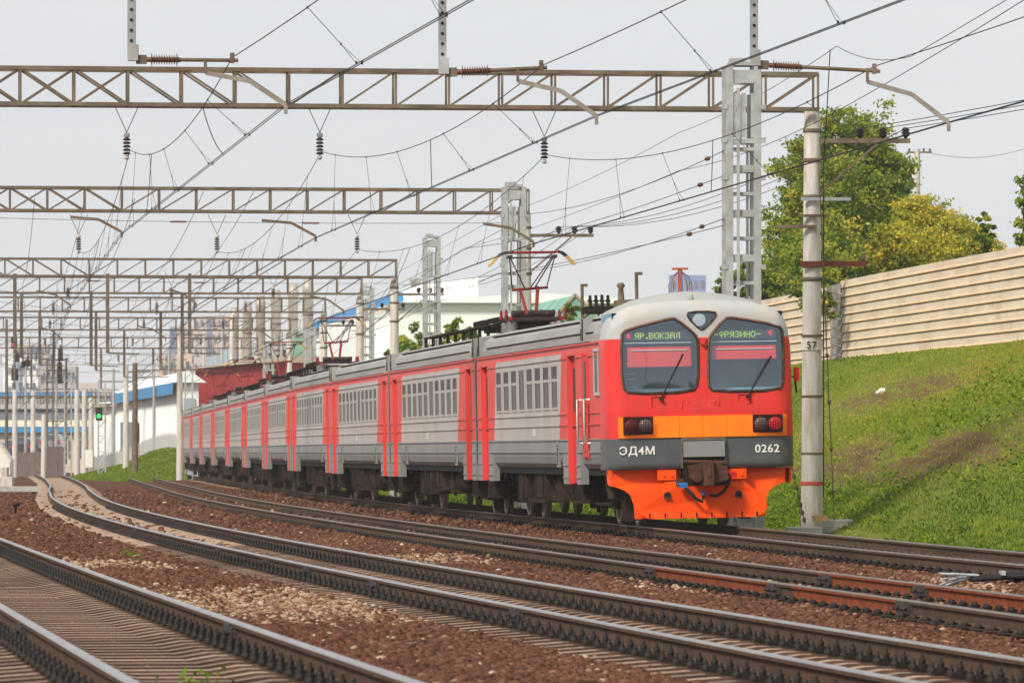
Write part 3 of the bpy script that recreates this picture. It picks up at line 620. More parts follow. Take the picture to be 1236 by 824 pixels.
def add_kids(car, L, y0, doors, wins, seed, front):
    for a, b in doors:
        o = door_mb(b - a).build('door', [M['t_door_red'], M['door_glass'], M['rubber']], car); o.location = (0, a, 0)
        s = step_mb(b - a).build('step', [M['underd'], M['under']], car); s.location = (0, a, 0)
    n, wa, wb = wins; p = (wb - wa) / n; w = p * .74
    wt = window_mb(w, True).build('window', [M['w_frame'], M['w_glass'], M['w_glass_dark']], car); wt.location = (0, wa + p * .13, 0)
    for i in range(1, n):
        if i == (n // 2 if n == 8 else 4): o = window_mb(w, False).build('window', [M['w_frame'], M['w_glass'], M['w_glass_dark']], car)
        else: o = wt.copy(); COL.objects.link(o); o.parent = car
        o.location = (0, wa + p * (i + .13), 0)
    for y in (4.1 if front else 3.45, L - 3.45):
        b = bogie_mb().build('bogie', M['under'], car) if y < 6 else bpy.data.objects[b0]; 
        if y < 6: b0 = b.name
        else: b = b.copy(); COL.objects.link(b); b.parent = car
        b.location = (0, y, 0)
        for e in (-1.25, 1.25):
            if y < 6 and e < 0: q = w0 = wheelset_mb().build('wheelset', [M['wheel'], M['tread']], car)
            else: q = w0.copy(); COL.objects.link(q); q.parent = car
            q.location = (0, y + e, .51)
    pl = MB(); pl.b2(-1.752, -1.745, 0, .32, 1.78, 1.93, 0); pl = pl.build('number_plate', M['w_frame2'], car); pl.location = (0, L * .52, 0)
    gear_mb(seed).build('underfloor_equipment', [M['under'], M['underd']], car)
    for y in ((7.4, ) if front else (4.4, L - 5.0)): g = grille_mb().build('side_grille', [M['t_dgrey'], M['rubber']], car); g.location = (0, y, 0)
    for y in ((6.5 - 2.9, L - .82) if front else (.32, L - .82)): v = vent_mb().build('roof_vent', [M['rubber'], M['t_roof']], car); v.location = (0, y, 0)
    mb = MB(); mb.tube([(-1.45, -.02 if not front else L - .02, 3.9), (-1.62, 0 if not front else L, 3.7), (-1.69, 0 if not front else L, 3.45), (-1.69, 0 if not front else L, 1.2), (-1.6, 0 if not front else L, .95)], .055, 8)
    if not front: mb.build('drain_pipe', M['drain'], car)
BM = [M['t_grey'], M['t_side_red'], M['t_dgrey'], M['t_roof'], M['rubber']]
def middle(L, seed):
    o = body(L, .25, [(1.0, 2.2), (L - 2.3, L - 1.05)], (3.5, 4.2), (3.9, 3.4), False).build('carriage', BM, train)
    add_kids(o, L, .25, [(1.0, 2.2), (L - 2.3, L - 1.05)], (10, 3.85, L - 3.75), seed, False)
    return o
def resistor(car):
    mb = MB()
    for y in np.arange(4.6, 19.8, 1.9): mb.b2(-.98, -.90, y, y + .06, 4.1, 4.40, 0)
    mb.b2(-1.0, -.75, 4.5, 19.8, 4.37, 4.41, 1)
    for y0 in (4.2, 7.2): 
        mb.b2(-.5, .7, y0, y0 + 2.5, 4.30, 4.36, 0)
        for k in range(18): mb.b2(-.62, .82, y0 + .05 + k * .135, y0 + .12 + k * .135, 4.36, 4.47, 0)
        mb.tube([(-.66, y0, 4.5), (-.66, y0 + 2.5, 4.54)], .04, 6, 0)
        for k in range(6): mb.lathe([(.06, 0), (.075, .03), (.05, .05), (.075, .08), (.04, .12)], (-.72, y0 + .2 + k * .42, 4.46), 7)
    return mb.build('roof_resistor', [M['underd'], M['under']], car)
def pantograph(i, yl, low=0):
    a, rz, L = car_frame(i); mb = MB()                     # base: insulators and frame
    for x in (-.56, .56):
        for y in (-.55, .55):
            mb.lathe([(.11, 0), (.15, .03), (.10, .06), (.15, .1), (.10, .13), (.15, .17), (.10, .2), (.14, .24), (.09, .3)], (x, y, 4.14), 10, mat=2)
            mb.lathe([(.03, 0), (.05, .05), (.03, .1), (.035, .15), (.02, .22)], (x * 1.22, y, 4.5), 8, mat=0)
    for x in (-.6, .6): mb.bar((x, -.75, 4.5), (x, .75, 4.5), .09, .08, 0)
    for y in (-.6, 0, .6): mb.bar((-.72, y, 4.5), (.72, y, 4.5), .07, .06, 1)
    for k in range(8): mb.lathe([(.05, -.05), (.07, 0), (.05, .05)], (-.45 + k * .13, -.2 + .1 * (k % 3), 4.62 + .03 * (k % 2)), 8, 'X', mat=1)
    mb.lathe([(.09, -.5), (.09, .5)], (0, 0, 4.62), 10, 'X', mat=1)
    p = mb.build('pantograph', [M['panto_red'], M['panto_dark'], M['insul_grey']], train)
    c, s = math.cos(rz), math.sin(rz); p.location = (a.x - s * yl, a.y + c * yl, 0); p.rotation_euler = (0, ROLL, rz)
    kz, hz = 5.22, 6.04; mb = MB()
    mb.tube([(-.14, -.1, 4.6), (-.24, .5, kz)], .038, 8, 0); mb.tube([(.06, -.1, 4.55), (.18, .5, kz + .03)], .042, 8, 0); mb.tube([(-.42, .5, kz - .03), (.42, .5, kz + .02)], .03, 8, 0)
    mb.build('lower_arm', [M['panto_red']], p)
    mb = MB()
    for x0, x1, m in ((-.42, -.52, 1), (-.12, -.50, 0), (.0, .46, 0), (.1, .50, 1), (.38, .53, 0)): mb.tube([(x0, .5, kz), (x1, .0, hz - .12)], .015, 6, m)
    mb.build('upper_arm', [M['panto_red'], M['panto_dark']], p)
    mb = MB()
    for y, m, dz in ((-.2, 0, 0), (.2, 1, 0)): mb.box((0, y, hz + dz), (1.18, .07, .045), m)
    for sx in (-1, 1):
        mb.box((sx * .52, 0, hz - .1), (.10, .46, .07), 1)
        for y in (-.2, .2): mb.tube([(sx * .58, y, hz + .02), (sx * .70, y, hz - .01), (sx * .80, y, hz - .09)], .025, 6, 1); mb.tube([(sx * .80, y, hz - .09), (sx * 1.0, y, hz - .30)], .02, 6, 2)
    mb.tube([(-.5, 0, hz - .12), (.5, 0, hz - .12)], .02, 6, 1)
    mb.build('collector_head', [M['panto_red'], M['panto_dark'], M['horn_yel']], p)
# middle cars: one built, the rest copied with their parts
a, rz, L = car_frame(1); mid = middle(L, 5); mid.location = a; mid.rotation_euler = (0, ROLL, rz)
mid2 = middle(L, 23); a, rz, _ = car_frame(2); mid2.location = a; mid2.rotation_euler = (0, ROLL, rz)
cars = {1: mid, 2: mid2}
for i in range(3, 11):
    src = mid if i in (4, 6, 8, 9) else mid2
    c = copy_tree(src, train); a, rz, _ = car_frame(i); c.location = a; c.rotation_euler = (0, ROLL * max(0, 1 - i / 8), rz); cars[i] = c
for i in (1, 4, 6, 8): resistor(cars[i])
for i, yl in ((1, 3.6), (4, 2.0), (6, 1.2), (8, 1.5), (9, 19.5)): pantograph(i, yl)

# ---------------- leading carriage with its cab
a, rz, L = car_frame(0)
lead_doors = [(4.85, 6.1), (L - 2.3, L - 1.05)]
lead = body(L, 1.02, lead_doors, (6.9, 7.4), (3.9, 3.4), True).build('lead_carriage', BM, train); lead.location = a; lead.rotation_euler = (0, ROLL, rz)
add_kids(lead, L, 1.02, lead_doors, (8, 7.3, L - 3.75), 41, True)
mb = MB()                                                  # side cab window, narrow cab door, rails
x = -1.747
for q in ((.95, 2.05, 2.52, 2.58), (.95, 2.05, 3.36, 3.42), (.95, 1.01, 2.58, 3.36), (1.99, 2.05, 2.58, 3.36), (1.42, 1.47, 2.58, 3.36)): mb.b2(x - .03, x, *q, 0)
mb.b2(x - .01, x, 1.01, 1.99, 2.58, 3.36, 1)
mb.build('cab_side_window', [M['t_white'], M['w_glass']], lead)
mb = MB(); mb.b2(x - .02, x, 3.0, 3.7, 1.35, 3.33, 0); mb.b2(x - .03, x, 3.22, 3.42, 2.3, 3.2, 1); mb.b2(x - .024, x, 2.96, 3.0, 1.3, 3.36, 2); mb.b2(x - .024, x, 3.7, 3.74, 1.3, 3.36, 2)
mb.build('cab_door', [M['t_door_red'], M['door_glass'], M['t_side_red']], lead)
for y in (2.86, 3.86):
    mb = MB(); mb.tube([(x, y, 2.46), (x - .1, y, 2.46), (x - .1, y, 1.62), (x, y, 1.62)], .024, 8); mb.build('handrail', M['white_paint'], lead)
mb = MB(); mb.prism([(2.5, .55), (2.7, .55), (3.3, 1.12), (3.0, 1.12)], lambda p: (-1.45, p[0], p[1]), lambda p: (-1.35, p[0], p[1])); mb.b2(-1.55, -1.2, 2.8, 3.7, .42, .47)
mb.build('cab_step', M['under'], lead)

ZTOP = [(0, 4.29), (.57, 4.265), (1.0, 4.225), (1.3, 4.16), (1.5, 4.08), (1.63, 3.95), (1.71, 3.77), (1.75, 3.57)]
def ztop(u): return float(np.interp(abs(u), [p[0] for p in ZTOP], [p[1] for p in ZTOP]))
def fy(u, z):
    a = min(.38, max(0, abs(u) - (1.76 - .38))); y = .38 - math.sqrt(max(0, .38 ** 2 - a * a)) + .03 * u * u
    if z > 2.2: y += .11 * (z - 2.2)
    if z > 3.2: b = min(.3, max(0, .30 - (ztop(u) - z))); y += .30 - math.sqrt(max(0, .09 - b * b))
    return y
def pp1(x, y): c = 578 + 31 * (y - 380) / 420; return ((x - c) / 312.0, 4.76 - y / 312.2)     # photo outline -> metres on the cab face
def pp2(x, y): return ((x - 619) / 312.0, 2.43 - y / 312.2)
def smooth_poly(P, n=1):
    for _ in range(n):
        Q = []
        for i in range(len(P)):
            a, b = P[i], P[(i + 1) % len(P)]; Q += [(a[0] * .75 + b[0] * .25, a[1] * .75 + b[1] * .25), (a[0] * .25 + b[0] * .75, a[1] * .25 + b[1] * .75)]
        P = Q
    return P
def inside(p, P):
    x, y = p; c = False
    for i in range(len(P)):
        (x0, y0), (x1, y1) = P[i], P[i - 1]
        if (y0 > y) != (y1 > y) and x < (x1 - x0) * (y - y0) / (y1 - y0) + x0: c = not c
    return c
def shrink(P, k):
    n = len(P); A = sum(P[i][0] * P[(i + 1) % n][1] - P[(i + 1) % n][0] * P[i][1] for i in range(n)); s = 1 if A > 0 else -1; Q = []
    for i in range(n):
        a, b, c = P[i - 1], P[i], P[(i + 1) % n]; tx, ty = c[0] - a[0], c[1] - a[1]; l = math.hypot(tx, ty) or 1
        Q.append((b[0] - s * ty / l * k, b[1] + s * tx / l * k))
    return Q
WL = smooth_poly([pp1(*p) for p in ((120, 352), (150, 322), (395, 262), (432, 262), (548, 355), (566, 395), (578, 640), (545, 692), (180, 697), (140, 655))])
WR = smooth_poly([pp1(*p) for p in ((628, 392), (650, 348), (722, 266), (762, 260), (1040, 312), (1068, 345), (1082, 640), (1055, 692), (668, 692), (638, 655))])
WT = smooth_poly([pp1(*p) for p in ((503, 222), (660, 222), (668, 248), (594, 326), (574, 326), (497, 250))])
us = np.concatenate([np.linspace(-1.76, -1.36, 26), np.linspace(-1.335, 1.335, 108), np.linspace(1.36, 1.76, 26)])
zs = list(np.linspace(1.11, 1.69, 14)) + list(np.linspace(1.715, 3.56, 76)); nt_ = 34
def gridpt(i, j):
    u = us[i]
    z = zs[j] if j < len(zs) else 3.56 + (max(ztop(u), 3.562) - 3.56) * (j - len(zs) + 1) / nt_
    return u, z
mb = MB(); nj = len(zs) + nt_; ni = len(us); holes = [shrink(P, -.0) for P in (WL, WR, WT)]
for i in range(ni):
    for j in range(nj):
        u, z = gridpt(i, j); lowr = .10 * max(0, (1.20 - z) / .09) ** 2 if z < 1.2 else 0
        mb.v.append((u, fy(u, z) + lowr * .5, z))
for i in range(ni - 1):
    for j in range(nj - 1):
        (u0, z0), (u1, z1) = gridpt(i, j), gridpt(i + 1, j + 1); c = ((u0 + u1) / 2, (z0 + z1) / 2)
        if any(inside(c, P) for P in holes): continue
        mb.f.append((i * nj + j, i * nj + j + 1, (i + 1) * nj + j + 1, (i + 1) * nj + j)); mb.m.append(2 if c[1] < 1.70 else 0 if c[1] < 3.56 else 1); mb.s.append(True)
for i, sx in ((0, -1), (ni - 1, 1)):                        # wrap back along the sides
    col = [mb.v[i * nj + j] for j in range(nj)]; n = len(mb.v)
    mb.v += [(sx * 1.765, 1.12, v[2]) for v in col]
    for j in range(nj - 1):
        z = (col[j][2] + col[j + 1][2]) / 2; mb.f.append((i * nj + j, i * nj + j + 1, n + j + 1, n + j)); mb.m.append(2 if z < 1.70 else 0 if z < 3.56 else 1); mb.s.append(True)
top = [mb.v[i * nj + nj - 1] for i in range(ni)]; n = len(mb.v); mb.v += [(v[0] * .985, 1.3, max(v[2] - .02, 3.55)) for v in top]
for i in range(ni - 1): mb.f.append((i * nj + nj - 1, (i + 1) * nj + nj - 1, n + i + 1, n + i)); mb.m.append(1); mb.s.append(True)
cab = mb.build('cab_front', [M['t_red'], M['t_white'], M['t_band']], train); cab.location = a; cab.rotation_euler = (0, ROLL, rz); cab.scale = (1.015, 1, 1)

mb = MB(); na, nyy = 18, 6                                   # roof fairing behind the cab
for k in range(nyy + 1):
    y = .62 + [0, .12, .35, .9, 1.8, 2.7, 3.4][k]; hh = [.05, .16, .215, .24, .24, .18, .02][k]
    for i in range(na + 1):
        u = -1.48 + 2.96 * i / na; mb.v.append((u, y, ztop(u) - .06 + hh * (1 - (u / 1.5) ** 2) ** .8 - (0 if abs(u) < 1.47 else .25)))
for k in range(nyy):
    for i in range(na): mb.f.append((k * (na + 1) + i, k * (na + 1) + i + 1, (k + 1) * (na + 1) + i + 1, (k + 1) * (na + 1) + i)); mb.m.append(0); mb.s.append(True)
mb.lathe([(.05, 0), (.06, .04), (.03, .10)], (-.1, .55, 4.28), 10)
mb.build('roof_fairing', M['t_fair'], cab)

def frame_ring(P, w_out, w_in, name, mats):
    A = shrink(P, -w_out); B = shrink(P, w_in); mb = MB(); n = len(P)
    Mi = [((p[0] + q[0]) / 2, (p[1] + q[1]) / 2) for p, q in zip(A, B)]
    va = [(p[0], fy(*p) - .004, p[1]) for p in A]; vm = [(p[0], fy(*p) - .032, p[1]) for p in Mi]; vb = [(p[0], fy(*p) + .03, p[1]) for p in B]
    mb.add(va + vm + vb, [(i, (i + 1) % n, n + (i + 1) % n, n + i) for i in range(n)], 1)
    mb.add(va + vm + vb, [(n + i, n + (i + 1) % n, 2 * n + (i + 1) % n, 2 * n + i) for i in range(n)], 0)
    return mb.build(name, mats, cab)
def pane(P, off, name, m, step=.05):
    xs = [p[0] for p in P]; z_ = [p[1] for p in P]; n = len(P); c = (sum(xs) / n, sum(z_) / n); mb = MB(); rings = 6
    for r in range(rings + 1):
        t = r / rings
        for p in P: q = (c[0] + (p[0] - c[0]) * t, c[1] + (p[1] - c[1]) * t); mb.v.append((q[0], fy(*q) + off, q[1]))
    for r in range(rings):
        for i in range(n): mb.f.append((r * n + i, r * n + (i + 1) % n, (r + 1) * n + (i + 1) % n, (r + 1) * n + i)); mb.m.append(0); mb.s.append(True)
    return mb.build(name, m, cab)
M['copper_seal'] = mat('rusty_seal_lip', (.13, .065, .045), .6, 0, .4, 9)
for P in (WL, WR):
    frame_ring(P, .035, .030, 'windscreen_frame', [M['seal'], M['copper_seal']]); pane(P, .012, 'windscreen', M['screen'])
frame_ring(WT, .02, .02, 'headlamp_frame', [M['seal'], M['seal']])
mb = MB(); o = (0.01, .16 + fy(0, 3.9), 3.885)
mb.b2(-.3, .3, fy(0, 3.9) + .2, fy(0, 3.9) + .24, 3.6, 4.12, 1)
mb.lathe([(.12, -.10), (.125, -.06), (.10, .02), (.05, .06)], (.0, fy(0, 3.9) + .13, 3.90), 20, 'Y', 0)
mb.build('top_headlamp', [mat('lamp_reflector', (.75, .75, .76), .15, .6, .1, 9), M['led_box']], cab); pane(WT, .015, 'headlamp_glass', M['screen'])
# driver's cab behind the glass
mb = MB(); mb.add([(-1.6, .25, 2.35), (1.6, .25, 2.35), (1.6, 1.9, 2.35), (-1.6, 1.9, 2.35), (-1.6, .45, 4.05), (1.6, .45, 4.05), (1.6, 1.9, 4.05), (-1.6, 1.9, 4.05)], [(0, 1, 2, 3), (3, 2, 6, 7), (0, 3, 7, 4), (1, 5, 6, 2), (4, 7, 6, 5)], 0)
mb.b2(-1.5, 1.5, .55, .95, 2.36, 2.62, 0); mb.b2(.55, 1.25, 1.86, 1.89, 2.4, 3.1, 1); mb.b2(.62, 1.18, 1.84, 1.86, 2.45, 2.95, 0); mb.b2(-.9, -.35, 1.5, 1.6, 2.6, 3.2, 0); mb.b2(-1.4, 1.4, .5, .53, 2.56, 2.575, 1)
for u, zz in ((-1.25, 2.9), (-1.22, 2.8), (-1.2, 2.66)): mb.b2(u - .08, u + .08, .62, .64, zz, zz + .015, 1)
mb.build('cab_interior', [M['cab_in'], M['cab_in2']], cab)
for u0, u1 in ((-1.345, -.165), (.24, 1.43)):
    mb = MB(); zb_ = 3.15 if u0 > 0 else 3.03; mb.add([(u0, .27, 3.40), (u1, .27, 3.40), (u1 + .01, .25, zb_), (u0 - .01, .25, zb_)], [(0, 1, 2, 3)], 0); mb.b2(u0 + .06, u1 - .06, .245, .26, 3.335, 3.35, 1)
    mb.build('sun_blind', [M['blind'], M['white_paint']], cab)
for u0, u1 in ((-1.40, -.16), (.17, 1.43)):
    mb = MB(); mb.b2(u0, u1, .26, .38, 3.53, 3.69, 0); mb.b2(u0 - .02, u1 + .02, .25, .4, 3.47, 3.49, 1); mb.build('destination_display', [M['led_box'], M['cab_in2']], cab)
_font = None
def text(body, size, m, loc, parent, name, ext=.002, bold=0, sx=1, align='CENTER', rot=(R(90), 0, 0)):
    cu = bpy.data.curves.new(name, 'FONT'); cu.body = body; cu.size = size; cu.align_x = align; cu.align_y = 'CENTER'; cu.extrude = ext; cu.offset = bold; cu.space_character = 1.08
    o = bpy.data.objects.new(name + '_tmp', cu); COL.objects.link(o); dg = bpy.context.evaluated_depsgraph_get(); dg.update()
    me = bpy.data.meshes.new_from_object(o.evaluated_get(dg)); bpy.data.objects.remove(o)
    me.materials.clear(); me.materials.append(m); q = bpy.data.objects.new(name, me); COL.objects.link(q); q.parent = parent; q.location = loc; q.rotation_euler = rot; q.scale = (sx, 1, 1); return q
DOTS = {'Я': '01111 10001 10001 01111 00101 01001 10001', 'Р': '11110 10001 10001 11110 10000 10000 10000', '.': '00000 00000 00000 00000 00000 01100 01100', 'В': '11110 10001 10001 11110 10001 10001 11110', 'О': '01110 10001 10001 10001 10001 10001 01110', 'К': '10001 10010 10100 11000 10100 10010 10001',
        'З': '01110 10001 00001 00110 00001 10001 01110', 'А': '01110 10001 10001 11111 10001 10001 10001', 'Л': '00111 01001 01001 01001 01001 01001 10001', '-': '00000 00000 00000 11111 00000 00000 00000', 'Ф': '01110 10101 10101 10101 01110 00100 00100', 'И': '10001 10001 10011 10101 11001 10001 10001', 'Н': '10001 10001 10001 11111 10001 10001 10001'}
def dots(word, x0, zc, y, p=.0165):
    mb = MB(); x = x0
    for ch in word:
        for r, row in enumerate(DOTS[ch].split()):
            for c, b in enumerate(row):
                if b == '1': q = p * .47; X, Z = x + c * p, zc + (3 - r) * p; mb.add([(X - q, y, Z - q), (X + q, y, Z - q), (X + q, y, Z + q), (X - q, y, Z + q)], [(0, 1, 2, 3)])
        x += p * (6 if ch != '.' else 4.5)
    return mb.build('display_text', M['led'], cab)
dots('ЯР.ВОКЗАЛ', -1.20, 3.61, .256); dots('-ФРЯЗИНО-', .285, 3.615, .256)
text('4', .15, M['led_red'], (-1.33, .25, 3.61), cab, 'display_number', .001, .004); text('4', .15, M['led_red'], (1.33, .25, 3.63), cab, 'display_number', .001, .004)
for u, t in ((-1.23, 'ЭД4М'), (1.20, '0262')):
    text(t, .205, M['white_paint'], (u, fy(u, 1.45) - .012, 1.455), cab, 'lettering', .001, .0035, 1.08, 'CENTER', (R(90), 0, math.atan(.06 * u)))
def facepatch(u0, u1, z0, z1, off, name, mats, n=16, t=.02):
    mb = MB(); uu = np.linspace(u0, u1, n); k = n
    for z, o in ((z0, off), (z1, off), (z0, off + t), (z1, off + t)):
        for u in uu: mb.v.append((u, fy(u, z) + o, z))
    for i in range(n - 1):
        for q in ((i, i + 1, k + i + 1, k + i), (k + i, k + i + 1, 3 * k + i + 1, 3 * k + i), (2 * k + i, 2 * k + i + 1, i + 1, i)): mb.f.append(q); mb.m.append(0); mb.s.append(False)
    for i in (0, n - 1): mb.f.append((i, k + i, 3 * k + i, 2 * k + i)); mb.m.append(0); mb.s.append(False)
    return mb.build(name, mats, cab)
for u0, u1 in ((-1.565, -1.48), (-.925, -.446), (-.44, -.006), (.0, .448), (.454, .93), (1.49, 1.585)): facepatch(u0, u1, 1.70, 2.10, -.03, 'marker_panel', M['t_amber'], 10, .03)
for u0, u1 in ((-1.48, -.925), (.93, 1.49)): facepatch(u0, u1, 1.70, 1.775, -.03, 'marker_panel', M['t_amber'], 10, .03)
for sg, uc in ((-1, -1.205), (1, 1.215)):
    mb = MB(); y = fy(uc, 1.93); mb.b2(uc - .275, uc + .275, y - .05, y + .05, 1.765, 2.10, 0)
    mb.lathe([(.125, -.06), (.115, -.085), (.02, -.10)], (uc - .13, y, 1.93), 18, 'Y', 1 if sg < 0 else 3); mb.lathe([(.125, -.06), (.115, -.085), (.02, -.10)], (uc + .13, y, 1.93), 18, 'Y', 3 if sg < 0 else 2)
    for k in range(13): mb.tube([(uc - .26 + k * .0433, y - .07, 1.775), (uc - .26 + k * .0433, y - .135, 1.84), (uc - .26 + k * .0433, y - .135, 2.02), (uc - .26 + k * .0433, y - .07, 2.09)], .006, 4, 4)
    for k in range(6): mb.tube([(uc - .26, y - .13, 1.82 + k * .044), (uc + .26, y - .13, 1.82 + k * .044)], .006, 4, 4)
    mb.build('headlight', [M['grille'], M['lens_red'], M['lens_lit'], M['lens_white'], M['grille']], cab)
for (bx, by), (tx, ty) in (((362, 730), (482, 468)), ((868, 725), (1000, 488))):
    p, q = pp1(bx, by), pp1(tx, ty); mb = MB(); y0 = fy(*p) - .03; y1 = fy(*q) - .03
    mb.tube([(p[0], y0, p[1]), (p[0] + (q[0] - p[0]) * .5, (y0 + y1) / 2 - .03, (p[1] + q[1]) / 2), (q[0], y1, q[1])], [.016, .012, .008], 6); mb.lathe([(.03, -.06), (.03, .03)], (p[0], y0, p[1]), 10, 'Y')
    e = (p[0] + (q[0] - p[0]) * .45, p[1] + (q[1] - p[1]) * .45); mb.bar((e[0], (y0 + y1) / 2 - .02, e[1]), (q[0], y1 - .01, q[1]), .018, .03)
    mb.build('wiper', M['black'], cab)
    c = pp1(bx - 15, by + 15); mb = MB()
    for s0, s1 in (((-.11, .09), (.11, .09)), ((-.11, -.09), (.11, -.09)), ((-.11, -.09), (-.11, .09)), ((.11, -.09), (.11, .09))): mb.bar((c[0] + s0[0], fy(c[0], c[1]) - .004, c[1] + s0[1]), (c[0] + s1[0], fy(c[0], c[1]) - .004, c[1] + s1[1]), .008, .01)
    mb.build('wiper_hatch', M['grille'], cab)
mb = MB(); u, z = pp1(592, 395); mb.lathe([(.045, -.10), (.05, 0), (.05, .06)], (u, fy(u, z), z - .03), 12, 'Y'); mb.b2(u - .06, u + .06, fy(u, z) - .05, fy(u, z) + .05, z, z + .07); mb.build('horn', M['t_red'], cab)
mb = MB()                                                    # faded emblem under the windscreens
for S in ([(-.40, 2.23), (-.37, 2.39), (-.28, 2.40), (-.26, 2.33), (-.37, 2.31)], [(-.20, 2.27), (-.02, 2.40), (.02, 2.38), (-.06, 2.27), (.06, 2.40)], [(.12, 2.37), (.24, 2.38), (.22, 2.30), (.12, 2.27), (.10, 2.33), (.2, 2.36), (.32, 2.42), (.30, 2.27)]):
    for p, q in zip(S[:-1], S[1:]): mb.bar((p[0], fy(*p) - .003, p[1]), (q[0], fy(*q) - .003, q[1]), .004, .04)
mb.build('faded_emblem', M['ghost'], cab)
# recess with coupler, plough
mb = MB(); mb.b2(-.38, .385, -.10, .2, 1.33, 1.625, 0); mb.b2(-.41, .41, -.04, .2, 1.64, 1.69, 1); mb.b2(-.42, -.39, -.035, .2, 1.12, 1.66, 1); mb.b2(.39, .42, -.035, .2, 1.12, 1.66, 1); mb.b2(-.385, .385, -.012, .3, .8, 1.33, 2)
mb.build('coupler_recess', [M['t_dgrey'], M['old_steel'], M['underd']], cab)
mb = MB()
BK = [pp2(*p) for p in ((75, 414), (100, 505), (165, 530), (200, 560), (220, 620), (225, 700), (985, 700), (985, 605), (1010, 550), (1050, 520), (1108, 500), (1112, 414))]
mb.prism(BK, lambda p: (p[0], .10 + .08 * p[0] ** 2, p[1]), lambda p: (p[0], .16 + .08 * p[0] ** 2, p[1]), 0)
for sx in (-1, 1): mb.prism([(.30, 1.10), (.95, 1.10), (.8, .84), (.36, .80)], lambda p: (sx * 1.69, p[0], p[1]), lambda p: (sx * 1.65, p[0], p[1]), 0)
mb.build('apron', M['t_orange'], cab)
FR = [pp2(*p) for p in ((400, 486), (455, 486), (455, 515), (768, 515), (768, 490), (850, 490), (920, 545), (980, 598), (986, 650), (965, 682), (935, 692), (925, 701), (300, 702), (268, 688), (224, 655), (220, 608), (290, 555))]
mb = MB(); mb.prism(FR, lambda p: (p[0], -.06 + .05 * p[0] ** 2, p[1]), lambda p: (p[0], .0 + .05 * p[0] ** 2, p[1]), 0)
for x0, x1 in ((352, 458), (767, 868)): p, q = pp2(x0, 418), pp2(x1, 476); mb.b2(p[0], q[0], .02, .10, q[1], p[1], 0)
for x, y in ((385, 448), (430, 448), (795, 450), (840, 450)): p = pp2(x, y); mb.lathe([(.03, -.03), (.03, .02)], (p[0], .02, p[1]), 8, 'Y', 0)
for x in (297, 387, 480, 570, 658, 745, 833, 921): p = pp2(x, 683); mb.box((p[0], -.075, p[1]), (.022, .04, .10), 1); mb.box((p[0], -.09, p[1]), (.03, .03, .03), 1)
for x in (404, 817): p = pp2(x, 566); mb.lathe([(.068, -.005), (.068, .0)], (p[0], -.055 + .05 * p[0] ** 2, p[1] + .0), 18, 'Y', 1); mb.b2(p[0] - .07, p[0] + .07, -.066 + .05 * p[0] ** 2, -.05, p[1] - .065, p[1] - .03, 2)
mb.build('plough', [M['t_orange'], M['underd'], M['coupler']], cab)
mb = MB()
p, q = pp2(595, 365), pp2(650, 512); mb.b2(p[0], q[0], -.62, .1, q[1], p[1], 0)
mb.prism([pp2(*e) for e in ((650, 372), (735, 405), (735, 480), (650, 505))], lambda e: (e[0], -.50, e[1]), lambda e: (e[0], -.15, e[1]), 0)
mb.prism([pp2(*e) for e in ((520, 395), (595, 385), (595, 500), (545, 495))], lambda e: (e[0], -.30, e[1]), lambda e: (e[0], .0, e[1]), 0)
mb.lathe([(.10, -.4), (.10, .1)], (pp2(560, 440)[0], -.05, pp2(560, 460)[1]), 14, 'Y'); mb.b2(-.55, .5, .0, .2, .80, .92, 0); mb.bar((-.4, -.1, 1.25), (.4, -.1, 1.22), .05, .06)
c = pp2(622, 430); mb.b2(c[0] - .04, c[0] + .04, -.64, -.6, c[1] - .10, c[1] + .13, 0)
mb.build('coupler', [M['coupler']], cab, bev=.012)
for S, m in ((((500, 515), (530, 555), (565, 590), (600, 605), (608, 580), (606, 555)), 'blue'), (((770, 455), (752, 505), (720, 550), (680, 575), (645, 565), (640, 550)), 'hook_red')):
    mb = MB(); pts = [pp2(*e) for e in S]; mb.tube([(e[0], -.16 - .05 * math.sin(i), e[1]) for i, e in enumerate(pts)], .03, 8, 0)
    e = pp2(490, 512) if m == 'blue' else pp2(780, 450); mb.box((e[0], -.16, e[1]), (.15, .09, .075), 1); mb.lathe([(.03, -.09), (.035, .09)], (e[0] - .02, -.17, e[1] + .03), 8, 'X', 1)
    mb.lathe([(.035, -.04), (.035, .05)], (pts[-1][0], -.2, pts[-1][1]), 8, 'Z', 1)
    mb.build('brake_hose', [M['black'], M[m]], cab)
mb = MB(); u, z = pp1(1152, 612); mb.box((1.86, .55, z + .05), (.10, .05, .26), 0); mb.bar((1.76, .57, z), (1.86, .57, z), .03, mat=1); mb.tube([(1.84, .58, z - .06), (1.86, .58, z - .3)], .02, 6, 1); mb.build('tail_disc', [M['hook_red'], M['grille']], cab)
for y, x, z1 in ((15.4, -.15, 5.02), (12.2, -.25, 4.52), (5.0, -.48, 4.95)):      # small masts and cage aerial on the roof
    mb = MB(); mb.tube([(x, y, 4.1), (x, y, z1)], .035, 8, 0); mb.box((x + .06, y, z1 - .03), (.12, .06, .06), 0)
    if y == 12.2: mb.tube([(x, y, 4.45), (-.55, 12.6, 4.2)], .025, 6, 0)
    mb.build('roof_mast', [M['old_steel']], lead)
mb = MB(); mb.b2(-.8, -.25, 5.2, 6.0, 4.12, 4.42, 0); mb.lathe([(.07, 0), (.05, .25), (.09, .3), (.05, .36)], (-.72, 5.5, 4.4), 8); mb.build('roof_box', [M['old_steel']], lead)
mb = MB()
